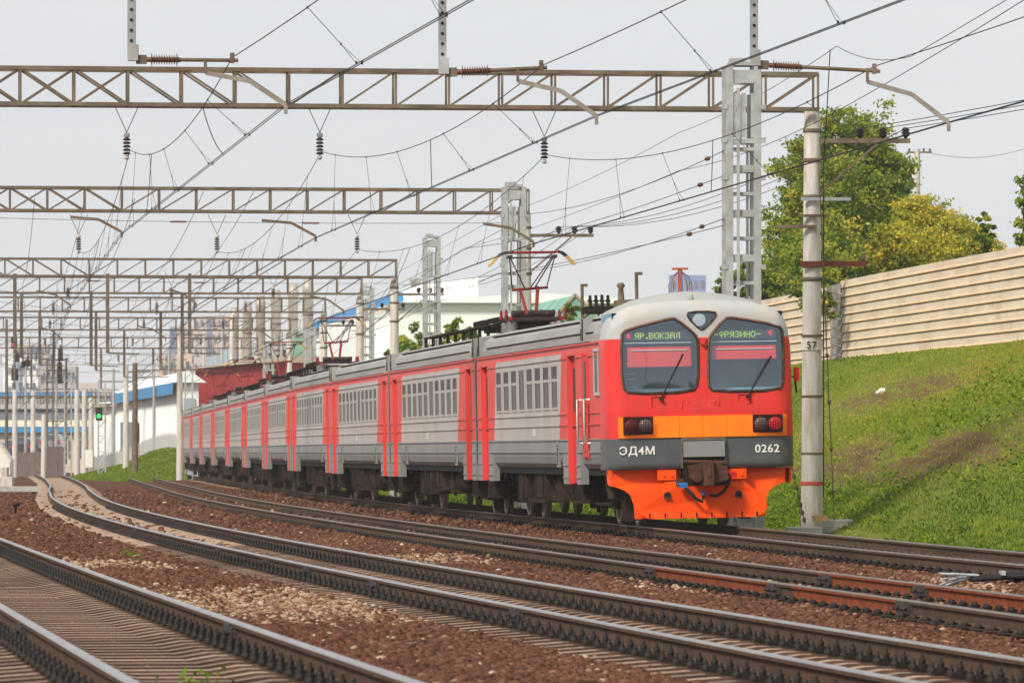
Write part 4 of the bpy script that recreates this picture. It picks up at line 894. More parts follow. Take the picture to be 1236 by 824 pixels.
for k in range(16): mb.tube([(-1.15 + .03 * k, 6.8 + .2 * (k % 4), 4.2), (-1.15 + .03 * k, 6.9 + .2 * (k % 4), 4.48 + .04 * (k % 3))], .03, 6); mb.lathe([(.02, 0), (.06, .03), (.02, .06)], (-1.15 + .03 * k, 6.9 + .2 * (k % 4), 4.42), 6)
mb.b2(-1.2, -.6, 6.6, 7.8, 4.2, 4.34); mb.build('roof_resistor', [M['underd']], lead)
mb = MB(); mb.tube([(.02, 2.6, 4.3), (.02, 2.6, 4.92)], .045, 8, 0); mb.box((.02, 2.6, 4.93), (.30, .1, .04), 0)
for k in range(8):
    t = k * math.pi / 4; mb.tube([(.02 + .22 * math.cos(t), 2.6 + .22 * math.sin(t), 4.4), (.02 + .22 * math.cos(t), 2.6 + .22 * math.sin(t), 4.62), (.02 + .16 * math.cos(t), 2.6 + .16 * math.sin(t), 4.78), (.02, 2.6, 4.9)], .009, 4, 0 if k % 2 else 1)
mb.build('cage_aerial', [mat('aerial_red', (.42, .10, .05), .6), M['blue']], cab)
# ------------------------------------------------------------------ overhead line: portals, columns, wires
XP = lambda d, off: float(cx(4, d)) + off          # lateral position off the train track
def gz(x, y): return float(ground_z(np.array([x]), np.array([y]))[0])
def truss_mb(x0, d0, x1, d1, zb, zt, dep=.62, pan=1.15, th=.085, flip=None):
    mb = MB(); a = Vector((x0, d0, 0)); b = Vector((x1, d1, 0)); v = b - a; n = max(3, int(v.length / pan)); nrm = Vector((-v.y, v.x, 0)).normalized() * dep / 2
    for s in (-1, 1):
        for z in (zb, zt): mb.bar(a + nrm * s + Vector((0, 0, z)), b + nrm * s + Vector((0, 0, z)), th, th)
        for i in range(n + 1):
            p = a + v * i / n + nrm * s; mb.bar(p + Vector((0, 0, zb)), p + Vector((0, 0, zt)), th * .62, th * .62)
            if i < n:
                q = a + v * (i + 1) / n + nrm * s; up = (i / n < (flip if flip is not None else .35))
                A, B = (p + Vector((0, 0, zt)), q + Vector((0, 0, zb))) if up else (p + Vector((0, 0, zb)), q + Vector((0, 0, zt)))
                mb.bar(A, B, th * .5, th * .5)
                if abs(i / n - .3) < .08: mb.bar(Vector((A.x, A.y, B.z)), Vector((B.x, B.y, A.z)), th * .45, th * .45)
    for i in range(n + 1):
        p = a + v * i / n
        for z in (zb, zt): mb.bar(p - nrm + Vector((0, 0, z)), p + nrm + Vector((0, 0, z)), th * .5, th * .5)
    return mb
def insulator_mb(n=5, r=.13):
    mb = MB(); mb.lathe([(.02, .0), (.06, -.02), (.07, -.09), (.03, -.12)], n=8, mat=0); z = -.12
    for k in range(n): mb.lathe([(.04, z), (r, z - .03), (r * .95, z - .05), (.05, z - .06)], n=10, mat=1); z -= .075
    mb.lathe([(.03, z), (.05, z - .03), (.05, z - .08), (.015, z - .1)], n=8, mat=0); return mb, z - .1
def arm_mb(px0, px1, d):              # bent registration arm between two points
    a, b = px0, px1; mb = MB(); m = a + (b - a) * .55 + Vector((0, 0, .12 * (b - a).length * .9)); mb.bar(a, m, .045, .06); mb.bar(m, b, .045, .06); mb.bar(b, b + Vector((0, 0, -.12)), .05, .05); return mb
def pole_mb(h, r0=.25, r1=.17): 
    mb = MB(); mb.tube([(0, 0, -.6), (0, 0, h * .5), (0, 0, h)], [r0, (r0 + r1) / 2, r1], 16); return mb
insA, insLen = insulator_mb(5, .085); INS = None
def hang_insulator(parent, top, base):
    """V of two rods from the beam, with an insulator string below"""
    global INS
    mb = MB()
    for sx in (-1, 1): mb.bar(Vector((sx * .28, 0, .62)), Vector((0, 0, .0)), .016, .016)
    if INS is None: INS = insA.build('insulator', [M['concrete_raw'], M['dark_insul']], parent); o = INS
    else: o = INS.copy(); COL.objects.link(o); o.parent = parent
    o.location = top - base; r = mb.build('hanger_rods', M['wire'], o)
    return o
def portal(d, right_x, left_x, zb, zt, label, mats, pole_h=None, ins=(), arms=(), posts=(), skew=.12, flip=None, pole=True, arm_len=2.0, feeders=True):
    base = Vector((right_x, d, gz(right_x, d)));  g = thing('catenary_portal', label, 'overhead line portal', base, 'catenary portals across the tracks')
    dl = d + skew * (left_x - right_x)
    tr = truss_mb(left_x - base.x, dl - d, .08, 0, zb - base.z, zt - base.z, flip=flip).build('truss_beam', mats, g)
    if pole:
        p = pole_mb(zb - base.z).build('pole', M['concrete'], g)
        for z in (zb - .45, zb - 1.1, zb - 1.9, zb - 3.4, zb - 3.7):
            rr = .18 + (zb - z) * .009; mb = MB(); mb.lathe([(rr, -.045), (rr + .015, -.03), (rr + .015, .03), (rr, .045)], (0, 0, z - base.z), 16); mb.build('pole_band', M['old_steel'], p)
        q = pole_mb(zb - gz(left_x, dl)).build('pole', M['concrete'], g); q.location = (left_x - base.x, dl - d, gz(left_x, dl) - base.z)
    if feeders:
        z = 8.23 - base.z; mb = MB(); mb.b2(.15, 2.15, -.05, .05, z - .05, z + .05); mb.bar((.15, 0, z - 1.15), (1.45, 0, z - .05), .07, .05)
        ca = mb.build('feeder_crossarm', M['old_steel'], g)
        for x in (1.05, 1.55, 2.05):
            mb = MB(); mb.lathe([(.03, 0), (.05, .04), (.10, .06), (.06, .10), (.11, .12), (.06, .16), (.10, .18), (.05, .24)], (x, 0, z + .05), 10); mb.build('pin_insulator', M['dark_insul'], ca)
    for P in ins: hang_insulator(g, P, base)
    for a, b in arms:
        o = arm_mb(a - base, b - base, d).build('registration_arm', M['old_steel'], g)
    for P, zlow in posts:
        mb = MB(); mb.b2(P.x - base.x - .07, P.x - base.x + .07, P.y - d - .07, P.y - d + .07, zlow - base.z, zb - base.z)
        mb.bar(Vector((P.x, P.y, zlow)) - base, Vector((P.x + 1.3, P.y, zlow - .05)) - base, .05, .05); mb.build('hanging_post', M['old_steel'], g)
    return g, base
def cpt(k, d, off, z): return Vector((float(cx(k, d)) + off, d, z))
D0, D1, D2, D3 = 77.5, 124.6, 178.7, 245.0
INS1 = [at(153, 160, 123), at(386, 160, 123.5), at(657, 165, 124.2)]; ARM1 = [(at(85, 262, 123), at(147, 280, 123)), (at(316, 266, 123.6), at(381, 285, 123.6)), (at(583, 270, 124.2), at(644, 292, 124.2))]
INS2 = [at(95, 283, 176.5), at(262, 283, 177.2), at(431, 283, 178)]; ARM2 = [(at(44, 351, 176.5), at(85, 368, 176.5)), (at(204, 349, 177.3), at(237, 367, 177.3)), (at(374, 357, 178), at(415, 375, 178))]
INS3 = [at(82, 345, 242), at(207, 345, 243), at(330, 346, 244)]; ARM3 = [(at(48, 395, 242), at(74, 408, 242)), (at(165, 393, 243), at(200, 408, 243)), (at(297, 396, 244), at(330, 410, 244))]
g1, b1 = portal(D1, latx(980, D1), -17.5, 8.9, 9.67, 'rusty lattice portal nearest the camera, on the white pole beside the cab', M['old_steel'], ins=INS1, arms=ARM1, flip=.52)
g2, b2 = portal(D2, latx(634, D2), -22.5, 8.93, 9.64, 'second rusty lattice portal, ending at the grey column above the pantograph', M['old_steel'], ins=INS2, arms=ARM2, flip=.45)
g3, b3 = portal(D3, latx(476, D3), -30, 8.97, 9.70, 'third lattice portal, ending on a beige pole behind the carriage roofs', M['old_steel'], ins=INS3, arms=ARM3, flip=.45,
               posts=[(at(x, 334, 240), zy(426, 240)) for x in (18, 130, 229)])
FAR = [(270, 4.9, 'fourth lattice portal seen just below the third one', [(26, 432), (110, 441), (220, 446)]), (305, 4.9, 'fifth lattice portal, thin and hazy below the fourth', [(48, 440), (116, 447), (194, 446)]),
       (350, 4.9, 'sixth lattice portal, faint among the distant wires', [(65, 450), (150, 455)]), (410, 5.0, 'most distant rusty lattice portal before the far bridge', [(38, 470), (122, 470), (185, 466)])]
for d, off, lab, ps in FAR:
    ins = [Vector((float(cx(k, d)) + (-.6 if k != 4 else -.5), d - .5, 8.55)) for k in (2, 3, 4)]
    portal(d, XP(d, off), XP(d, off) - 36, 8.95, 9.7, lab, M['old_steel'], ins=ins, posts=[(at(x, 400, d), zy(y, d)) for x, y in ps])
# pale new portal whose beam is just above the picture: its drop posts, insulators and arms hang into view
xr, xl = 10.6, -13.5; base0 = Vector((xr, D0 + .5, gz(xr, D0)))
g0 = thing('catenary_portal', 'new galvanized portal overhead whose drop posts hang into the top of the photo', 'overhead line portal', base0, 'catenary portals across the tracks')
truss_mb(xl - xr, -2.9, .3, 0, 8.4 - base0.z, 9.2 - base0.z, .6, 1.3, .10).build('truss_beam', M['galv'], g0)
def column_mb(h, w=.60):
    mb = MB()
    for x in (-1, 1):
        for y in (-1, 1):
            mb.bar((x * w / 2, y * .3, -.3), (x * w / 2, y * .3, h), .15, .12); mb.bar((x * w * .28, y * .3, -.3), (x * w * .28, y * .3, h - 1.6), .05, .06) if y > 0 else None
    mb.bar((-w * .2, -.36, .2), (-w * .2, -.36, h - .5), .06, .05)
    z = .4
    while z < h - 2.2: 
        for y in (-.3, .3): mb.box((0, y, z), (w - .1, .03, .15)); mb.box((.0, y * .9, z + .42), (w - .1, .03, .07))
        for x in (-1, 1): mb.box((x * w / 2, 0, z), (.04, .56, .16))
        z += .95
    for y in (-.32, .32):
        mb.box((0, y, h - .25), (w - .02, .02, .28)); mb.box((0, y * 1.02, h - 1.62), (w + .12, .03, .10))
        for x in (-.2, 0, .2): mb.bar((x, y, h - 1.55), (x, y, h - .6), .09, .03)
    mb.box((0, 0, h + .03), (w * .9, .6, .08)); mb.box((-.1, 0, h + .10), (.3, .4, .10))
    for x in (-1, 1):
        for z in (h - .9, h - 1.6, h - 2.4, h - 4.3): mb.box((x * (w / 2 + .11), -.3, z), (.12, .16, .10))
    return mb
for x, y in ((0, 0), (xl - xr, -2.9)): c = column_mb(9.4 - base0.z).build('column', M['galv'], g0); c.location = (x, y, 0)
for (px, py), bar_end, (ax0, ay0), (ax1, ay1) in (((157, 72), (283, 73), (248, 88), (345, 127)), ((532, 88), (656, 82), (625, 98), (720, 140)), ((908, 78), (1058, 86), (1047, 99), (1145, 148))):
    dd = D0 + .12 * ((px - 618) / 88); P = at(px + 2, py, dd) - base0; E = at(*bar_end, dd) - base0; mb = MB()
    mb.bar(P, Vector((P.x, P.y, 8.4 - base0.z)), .11, .10, 0)
    for k in range(14): mb.lathe([(.022, -.062), (.022, -.052)], (P.x, P.y, P.z + .25 + .14 * k), 8, 'Y', 1)
    mb.box(P + Vector((.02, 0, .09)), (.14, .14, .22), 0)
    mb.build('drop_post', [M['galv'], M['black']], g0)
    dv = E - P; L_ = dv.length; u = dv.normalized(); mb = MB()
    mb.bar(P + u * .06, P + u * .2, .07, .12, 1)
    for k in range(11): q = P + u * (.27 + k * .034); mb.lathe([(.035, -.008), (.075 if k not in (0, 10) else .10, 0), (.035, .012)], q, 12, 'X', 0)
    mb.tube([P + u * .2, P + u * .66], .035, 8, 0); mb.tube([P + u * .64, E + u * .05], .026, 8, 1); mb.box(E + Vector((-.03, 0, .03)), (.06, .06, .14), 1)
    S = at(ax0, ay0 - 12, dd) - base0; mb.bar(S + Vector((0, 0, .05)), S + Vector((0, 0, -.14)), .04, .06, 1)
    mb.build('insulator_bar', [M['porcelain'], M['old_steel']], g0)
    mb = arm_mb(at(ax0, ay0, dd) - base0, at(ax1, ay1, dd) - base0, dd); mb.build('registration_arm', M['arm'], g0)
# free-standing pale columns beside the train track
for px, py, d, lab in ((895, 74, 121.5, 'tall pale lattice column rising behind the cab roof'), (620, 222, 175.5, 'pale lattice column behind the nearest pantograph'), (521, 284, 239, 'smaller pale lattice column left of the nearest pantograph'),
                       (443, 345, 290, 'pale lattice column beside the beige pole over the middle carriages'), (374, 395, 340, 'pale lattice column just right of the second pantograph'), (324, 415, 372, 'pale lattice column in front of the red factory wall')):
    x = latx(px, d); zb = gz(x, d) if d > 210 else -.55; t = column_mb(zy(py, d) - zb - .1, .56 if d > 140 else .60).build('lattice_column', M['galv'], None, (x, d, zb)); t.rotation_euler.z = .1; tag(t, lab, 'lattice column', 'new lattice columns')
# wires: one catenary per track, anchored lines and feeders
def sagline(a, b, sag, n=14): return [a + (b - a) * (i / n) + Vector((0, 0, -4 * sag * (i / n) * (1 - i / n))) for i in range(n + 1)]
def catenary(k, lab, con, mes):
    o = con[1]; g = thing('overhead_wires', lab, 'overhead wires', (o.x, o.y, gz(o.x, o.y)), 'overhead wires of the tracks'); B = Vector(g.location); mb = MB()
    for s in (-.022, .022):
        mb.tube([p + Vector((s, 0, 0)) - B for p in con], .0072, 5, 0, False)
    mb.build('contact_wire', M['wire'], g); mb = MB(); lines = []
    for i in range(len(mes) - 1):
        sg = {0: .35, 1: .55, 2: .75, 3: .8}.get(i, .8); lines.append(sagline(mes[i], mes[i + 1], sg))
    pts = [p for l in lines for p in l]; mb.tube([p - B for p in pts], .0078, 5, 0, False); mb.build('messenger_wire', M['wire'], g)
    def on(P, y):
        for a, b in zip(P[:-1], P[1:]):
            if a.y <= y <= b.y: return a + (b - a) * ((y - a.y) / max(1e-6, b.y - a.y))
    i = 0; y = con[0].y + 4
    while y < min(con[-1].y, 330):
        p, q = on(pts, y), on(con, y)
        if p and q and p.z > q.z + .1 and min(abs(y - e) for e in (D0, D1, D2, D3)) > 2.5:
            mb = MB(); m = q + (p - q) * .35
            mb.tube([p - B, m - B], .0042, 4, 0, False); mb.tube([m - B, q + Vector((-.03, 0, 0)) - B], .0036, 4, 0, False); mb.tube([m - B, q + Vector((.05, .25, 0)) - B], .0036, 4, 0, False)
            for e in (p, m): mb.box(e - B, (.02, .02, .035), 0)
            for e in (-.03, .04): mb.box(q - B + Vector((e, 0, .01)), (.024, .04, .04), 0)
            mb.build('dropper', M['wire'], g)
        y += 7.2 + (i % 3); i += 1
    for d in ((88, 110, 150) if k == 2 else (97, 158)):
        p, q = on(pts, d), on(con, d + 3.5)
        if p and q: mb = MB(); mb.tube([v - B for v in sagline(p, q, .12, 8)], .0075, 5, 0, False); mb.build('jumper_wire', M['wire'], g)
for k, lab, c0, c1, c2, m0, m1, m2, off in ((2, 'overhead wires above the second track, leftmost set at the top', (345, 127), (147, 282), (85, 369), (280, 70), (157, 181), (95, 303), -.6),
                                      (3, 'overhead wires above the third track, middle set at the top', (720, 140), (381, 287), (237, 369), (655, 79), (388, 183), (262, 303), -.6),
                                      (4, 'overhead wires above the train track, rightmost set at the top', (1145, 148), (644, 294), (415, 376), (1056, 80), (659, 187), (431, 301), -.7)):
    dd = lambda px, d: d + .12 * ((px - 980) * d / F)
    con = [cpt(k, 26, off, 5.95), at(*c0, dd(c0[0], D0 + 2.5)), at(*c1, dd(c1[0], D1)), at(*c2, dd(c2[0], D2))] + [cpt(k, d, off, 5.9) for d in (244, 305, 350, 410)]
    mes = [cpt(k, 24, off, 8.0), at(*m0, dd(m0[0], D0 + 2.5)), at(*m1, dd(m1[0], D1)), at(*m2, dd(m2[0], D2))] + [cpt(k, d, off, 7.9) for d in (244, 305, 350, 410)]
    catenary(k, lab, con, mes)
def span(name, lab, cat, pts, r=.010, sag=.3, group=None, ins=None):
    mb = MB(); B = Vector(pts[0])
    for a, b in zip(pts[:-1], pts[1:]): mb.tube([p - B for p in sagline(Vector(a), Vector(b), sag)], r, 5, 0, False)
    o = mb.build(name, [M['wire']], None, B); tag(o, lab, cat, group)
    if ins:
        for t in ins:
            a, b = Vector(pts[0]), Vector(pts[1]); p = a + (b - a) * t - B - Vector((0, 0, 4 * sag * t * (1 - t))); m = MB(); u = (b - a).normalized(); e = u * .25
            m.tube([p - e, p + e], .03, 6, 1)
            for q in range(5): m.tube([p + u * (-.16 + .08 * q) - u * .012, p + u * (-.16 + .08 * q), p + u * (-.16 + .08 * q) + u * .012], [.025, .05, .025], 8, 1)
            m.build('strain_insulator', [M['wire'], M['porcelain']], o)
    return o
for x, nm in ((1.05, 'inner'), (1.55, 'middle'), (2.05, 'outer')):
    pts = [Vector((XP(40, 8.5) + x, 38, 8.6)), b1 + Vector((x, 0, 8.5 - b1.z)), b2 + Vector((x, 0, 8.5 - b2.z)), b3 + Vector((x, 0, 8.5 - b3.z)), Vector((XP(330, 6) + x, 330, 8.5))]
    span('feeder_wire', {'inner': 'feeder wire on the insulator nearest the white pole', 'middle': 'feeder wire on the middle insulator of the crossarm', 'outer': 'feeder wire on the outermost insulator of the crossarm'}[nm], 'wire', pts, .009, .55, 'feeder wires on crossarms')
C1 = Vector((latx(880, 132.9), 132.9, 0))
for i, (y0, px, py, lab) in enumerate(((182, 640, 258, 'uppermost anchored wire tied to the tall pale column'), (212, 560, 300, 'second anchored wire tied to the tall pale column'), (264, 600, 330, 'lower anchored wire tied to the tall pale column'), (272, 470, 345, 'lowest anchored wire tied to the tall pale column'))):
    a = at(874, y0, 121.3); b = at(px, py, 178 + 14 * i); c = Vector((XP(300, 2 + i), 300, 7.4 - .3 * i)); span('anchored_wire', lab, 'wire', [a, b, c], .009, .25, 'wires anchored to the pale column', ins=(.06,))
for d, yy, lab, e0, e1, ii in ((176.5, 266, 'thin cross wire with insulators under the second portal', -40, 628, (.38, .62)), (242, 339, 'thin cross wire with insulators under the third portal', -40, 470, (.3, .55))):
    span('cross_wire', lab, 'wire', [at(e0, yy - 4, d - 1.5), at(e1, yy + 3, d)], .008, .08, 'cross wires under portals', ins=ii)
span('messenger_branch', 'thin wire curving across the top right corner of the sky', 'wire', [Vector((XP(45, -.2), 40, 9.2)), at(1100, 68, 96), at(1010, 56, 110), at(820, 160, 150), at(600, 262, 200), Vector((XP(300, 3), 300, 8.2))], .007, .15)
span('thin_return_wire', 'thin brown wire sloping down behind the tall pale column', 'wire', [Vector((9.5, 60, 8.9)), at(1000, 140, 118), at(820, 206, 150), at(560, 300, 230)], .008, .15)

# ------------------------------------------------------------------ white pole fittings, concrete block, wood, bag, cables
P1 = b1
mb = MB(); 
for x, y0, y1, z, w in ((-.25, 0, 0, zy(210, D1), 0),): pass
def brk(px0, px1, py, h, m, name='pole_bracket'):
    mb = MB(); z = zy(py, D1) - P1.z; x0, x1 = latx(px0, D1) - P1.x, latx(px1, D1) - P1.x; mb.b2(x0, x1, -.28, -.22, z - h / 2, z + h / 2); return mb.build(name, m, g1)
M['red_steel'] = mat('red_brown_steel', (.16, .055, .035), .75, 0, .25, 4)
brk(966, 1046, 319, .12, M['red_steel']); brk(966, 1026, 241, .07, M['galv']); brk(935, 985, 274, .07, M['old_steel']); brk(962, 1000, 261, .06, M['old_steel'])
mb = MB(); mb.lathe([(.05, 0), (.07, .05), (.04, .1), (.05, .14)], (latx(1041, D1) - P1.x, -.25, zy(317, D1) - P1.z + .05), 8); mb.build('pin_insulator', M['porcelain'], g1)
mb = MB()
for k in range(10): t = k / 9 * math.pi - math.pi / 2; pass
zz = zy(417, D1) - P1.z; mb.lathe([(.238, -.10), (.238, .10)], (0, 0, zz), 20); mb.build('number_band', mat('band_paint', (.68, .64, .58), .8, 0, .12, 8), g1)
text('57', .22, M['black'], (-.02, -.252, zz), g1, 'pole_number', .001, .002)
for z, nm in ((zy(583, D1) - P1.z, M['red_mark']), ):
    mb = MB(); mb.lathe([(.248, -.04), (.248, .04)], (0, 0, z), 20); mb.build('red_band', nm, g1)
for z in (zy(405, D1), zy(478, D1), zy(547, D1)):
    mb = MB(); mb.lathe([(.243, -.02), (.246, 0), (.243, .02)], (0, 0, z - P1.z), 20); mb.build('strap', M['old_steel'], g1)
mb = MB()                                                     # hanging cables looping off the crossarm
mb.tube([Vector(p) - P1 for p in sagline(at(1002, 60, D1 - 4), at(994, 195, D1 - .3), .1)], .011, 6); mb.tube([Vector(p) - P1 for p in sagline(at(994, 195, D1 - .3), at(994, 600, D1 - .3), 0)], .014, 6)
mb.build('down_cable', M['wire'], g1)
def tension(px0, py0, px1, py1, lab, d):
    a, b = at(px0, py0, d), at(px1, py1, d); B = b; mb = MB(); mb.tube([a - B, b - B], .013, 6); v = a - b
    for t in (.08, .2, .33, .46, .62, .8): q = v * t; mb.lathe([(.015, -.05), (.038, -.035), (.038, .035), (.015, .05)], q, 8)
    o = mb.build('guy_rod', M['old_steel'], None, B); return tag(o, lab, 'guy rod', 'guy rods at the white pole')
tension(988, 195, 1007, 628, 'chain of rods and clamps hanging down right of the white pole', D1 - .6); tension(955, 560, 972, 633, 'slack guy rod slanting down left of the white pole', D1 - .9)
x, z = latx(1000, D1 + 1), gz(latx(1000, D1), D1)
def block(lab, name, cat, px0, px1, py0, py1, d, dep, m, bev=.02):
    x0, x1 = latx(px0, d), latx(px1, d); z1, z0 = zy(py0, d), zy(py1, d); mb = MB(); mb.b2(-(x1 - x0) / 2, (x1 - x0) / 2, 0, dep, 0, z1 - z0); return tag(mb.build(name, m, None, ((x0 + x1) / 2, d, z0), bev=bev), lab, cat)
block('pale concrete foundation block beside the white pole', 'concrete_block', 'concrete block', 990, 1030, 627, 652, D1 + .2, .9, M['concrete_raw'])
block('flat concrete slab at the foot of the white pole', 'concrete_slab', 'slab', 950, 992, 636, 645, D1 - 1.2, .8, M['concrete_raw'])
block('concrete block with dark bottom under the front right of the train', 'concrete_block', 'concrete block', 886, 923, 622, 640, D1 - 2, .8, M['concrete_raw'])
wl = thing('timber_stack', 'small stack of yellowish boards leaning at the white pole', 'timber', at(990, 629, D1 - .6))
M['board'] = mat('yellow_board', (.50, .33, .12), .8, 0, .2, 6)
for k in range(3): mb = MB(); mb.b2(-.16, .16, -.1, .2, k * .045, k * .045 + .038); mb.build('board', M['board'], wl).rotation_euler.z = .1 * (k - 1)
def bank_at(px, py):                  # point of the bank seen at a pixel
    best = None
    for d in np.arange(80, 230, .25):
        x = latx(px, d); p = float(perp(4, np.array([x]), np.array([d]))[0])
        if p < 4: continue
        e = abs(zy(py, d) - float(bank_z(np.array([p]))[0]))
        if best is None or e < best[0]: best = (e, Vector((x, d, zy(py, d))))
    return best[1]
p = bank_at(1064, 474); v, f = ico(); mb = MB(); mb.add([(a * .13 * random.uniform(.7, 1.3), b * .1, c * .10 * random.uniform(.6, 1.3) + .06) for a, b, c in v], [tuple(q) for q in f], 0, False); mb.add([(a * .07 - .1, b * .07, c * .06 + .01) for a, b, c in v], [tuple(q) for q in f], 0)
tag(mb.build('plastic_bag', M['white_paint'], None, p), 'crumpled white bag lying on the grassy bank', 'bag')
mb = MB(); q0 = at(1162, 694, 70.5)
M['cable'] = mat('black_cable', (.018, .018, .02), .5, 0, .2, 4); M['cable_end'] = mat('stripped_cable_ends', (.45, .47, .48), .45, .4, .2, 9)
for k in range(7): mb.tube([Vector((.1, .05 * k, .05 + .01 * (k % 2))), Vector((.8, .05 * k + .1, .09 + .015 * (k % 3))), Vector((2.2, .05 * k - .3, .10))], .035, 6, 0)
for k in range(16): mb.tube([Vector((.15 + .02 * (k % 4), .03 * k, .10)), Vector((-.12 - .05 * (k % 4), .03 * k - .1, .12 - .07 * (k % 3)))], .014, 5, 1)
for k in range(5): mb.box((.5 + .35 * k, .1, .13), (.05, .4, .05), 1)
gzz = gz(q0.x, q0.y); tag(mb.build('cable_bundle', [M['cable'], M['cable_end']], None, (q0.x, q0.y, gzz + .03)), 'black cable bundle with stripped silvery ends beside the train track', 'cables')
# small green weeds between the rails
for i, (px, py, d, s, lab) in enumerate(((250, 812, 37.5, .10, 'leafy green weed at the bottom edge between the nearest rails'), (82, 764, 43, .06, 'tiny green weed on the sleepers of the nearest track'), (158, 660, 88, .09, 'green tuft in the ballast left of the second track'))):
    x = latx(px, d); n = 60; P = rng.normal(0, 1, (n, 3)) * np.array([s, s, s * .45]) + np.array([0, 0, s * .7]); V, Q = leafquads(P, rng.uniform(.014, .034, n), .3)
    o = npmesh('weed', V, Q, M['grass'], np.clip(rng.normal(.25, .12, n), 0, 1)); o.location = (x, d, gz(x, d)); tag(o, lab, 'weed')

# ------------------------------------------------------------------ noise wall, trees, utility pole on the bank
M['wall'] = mat('wall_panel', (.62, .525, .41), .75, 0, .08, .6, dirt=(.40, .29, .19), dirt_amt=.75, dscale=.9, stretch=(.5, .5, 1.4), bump=.15, bscale=6)
M['wall_edge'] = mat('wall_edge', (.74, .55, .35), .8, 0, .12, 1.5)
M['wall_joint'] = mat('weathered_joint', (.26, .25, .24), .8, 0, .45, 3, dirt=(.5, .46, .4), dirt_amt=.6, dscale=2)
def wallp(y, off): X, Y = bank_point(15.25 + off, np.array(y)); return float(X), float(Y)
wx, wy = wallp(150.0, 0); WB = Vector((wx, wy, 4.35)); wall = thing('noise_wall', 'long beige wall of horizontal ribbed panels on top of the grassy bank', 'wall', WB)
for y0, y1, dz in ((60, 127, .02), (127, 181, 0), (182.4, 212, -.12), (212, 300, -.2)):
    ys = np.arange(y0, y1 + .1, 3.0) if y1 - y0 > 3 else [y0, y1]; ys = np.append(ys, y1) if ys[-1] < y1 else ys; mb = MB()
    prof = []
    for k in range(9): z = k * .285; prof += [(-.02, z, 0), (-.02, z + .03, 0), (-.10, z + .045, 1), (-.10, z + .085, 1), (-.075, z + .10, 0), (-.06, z + .284, 0)]
    prof.append((0, 9 * .285, 1)); prof.append((.14, 9 * .285, 1)); prof.append((.14, 0, 0)); n = len(prof)
    for y in ys:
        for (o, z, m) in prof: X, Y = wallp(y, o); mb.v.append((X - WB.x, Y - WB.y, z + dz))
    for i in range(len(ys) - 1):
        for j in range(n - 1): mb.f.append((i * n + j, i * n + j + 1, (i + 1) * n + j + 1, (i + 1) * n + j)); mb.m.append(prof[j][2]); mb.s.append(False)
    for e in (0, (len(ys) - 1) * n): mb.f.append(tuple(range(e, e + n))); mb.m.append(0); mb.s.append(False)
    mb.build('wall_panels', [M['wall'], M['wall_edge']], wall)
mb = MB(); 
for k in range(9):
    a, b = wallp(180.6, -.11), wallp(182.9, -.11); z = k * .285 - .05
    mb.add([(a[0] - WB.x, a[1] - WB.y, z), (b[0] - WB.x, b[1] - WB.y, z), (b[0] - WB.x, b[1] - WB.y, z + .24), (a[0] - WB.x, a[1] - WB.y, z + .24)], [(0, 1, 2, 3)])
mb.build('wall_joint', M['wall_joint'], wall)
tag_o = None
M['bark'] = mat('bark', (.10, .075, .055), .9, 0, .3, 4, .5, 8)
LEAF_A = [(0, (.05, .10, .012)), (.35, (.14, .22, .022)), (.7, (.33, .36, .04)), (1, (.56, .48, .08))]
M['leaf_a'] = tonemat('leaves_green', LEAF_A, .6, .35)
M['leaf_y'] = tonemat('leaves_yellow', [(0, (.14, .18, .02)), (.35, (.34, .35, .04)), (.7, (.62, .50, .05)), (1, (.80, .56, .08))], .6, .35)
def tree(name, label, base, lobes, nleaf, ls, leafmat, tone0, trunk_r, cat='tree', group=None, flecks=0, tilt=(0, 0)):
    t = thing(name, label, cat, base, group); Ps, T = [], []
    vol = [l[3] * l[4] for l in lobes]; tot = sum(vol)
    for (x, y, z, r, rz_), v in zip(lobes, vol):
        n = int(nleaf * v / tot); nc = max(6, int(n / 62)); C = rng.normal(size=(nc, 3)); C /= np.linalg.norm(C, axis=1)[:, None]; C *= (rng.random(nc) ** .30 * rng.uniform(.75, 1.15, nc) * np.where(rng.random(nc) < .16, 1.32, 1))[:, None]; C = C * np.array([r, r, rz_])
        ci = rng.integers(0, nc, n); d = rng.normal(size=(n, 3)) * np.array([.15, .15, .075]) * min(r, 1.3)
        P = C[ci] * 1.08 + d * 1.15; P[:, 2] -= np.abs(rng.normal(0, .12, n)) * r * .6
        ct = rng.normal(0, .18, nc); h = (C[ci, 2] / rz_ + 1) / 2
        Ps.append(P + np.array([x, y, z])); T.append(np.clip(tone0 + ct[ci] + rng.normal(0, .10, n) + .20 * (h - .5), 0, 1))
    P = np.concatenate(Ps); tn = np.concatenate(T); V, Q = leafquads(P, rng.uniform(ls * .6, ls * 1.2, len(P)), .2)
    npmesh('crown', V, Q, leafmat, tn, t)
    mb = MB(); top = max(l[2] for l in lobes)
    mb.tube([(0, 0, -.4), (.05, 0, top * .35), (tilt[0] * .5, tilt[1] * .5, top * .65), (tilt[0], tilt[1], top)], [trunk_r, trunk_r * .8, trunk_r * .5, trunk_r * .15], 9)
    for l in lobes:
        s = top * random.uniform(.3, .5); mb.tube([(.05, 0, s), (l[0] * .5, l[1] * .5, (s + l[2]) / 2 + .2), (l[0], l[1], l[2] + l[4] * .3)], [trunk_r * .4, trunk_r * .25, trunk_r * .08], 6)
    mb.build('trunk', M['bark'], t); return t
def lobe(px, py, d, rpx, rpy, base): p = at(px, py, d) - base; return (p.x, p.y, p.z, rpx * d / F, rpy * d / F)
dT = 205; bT = Vector((latx(1022, dT), dT, 4.4))
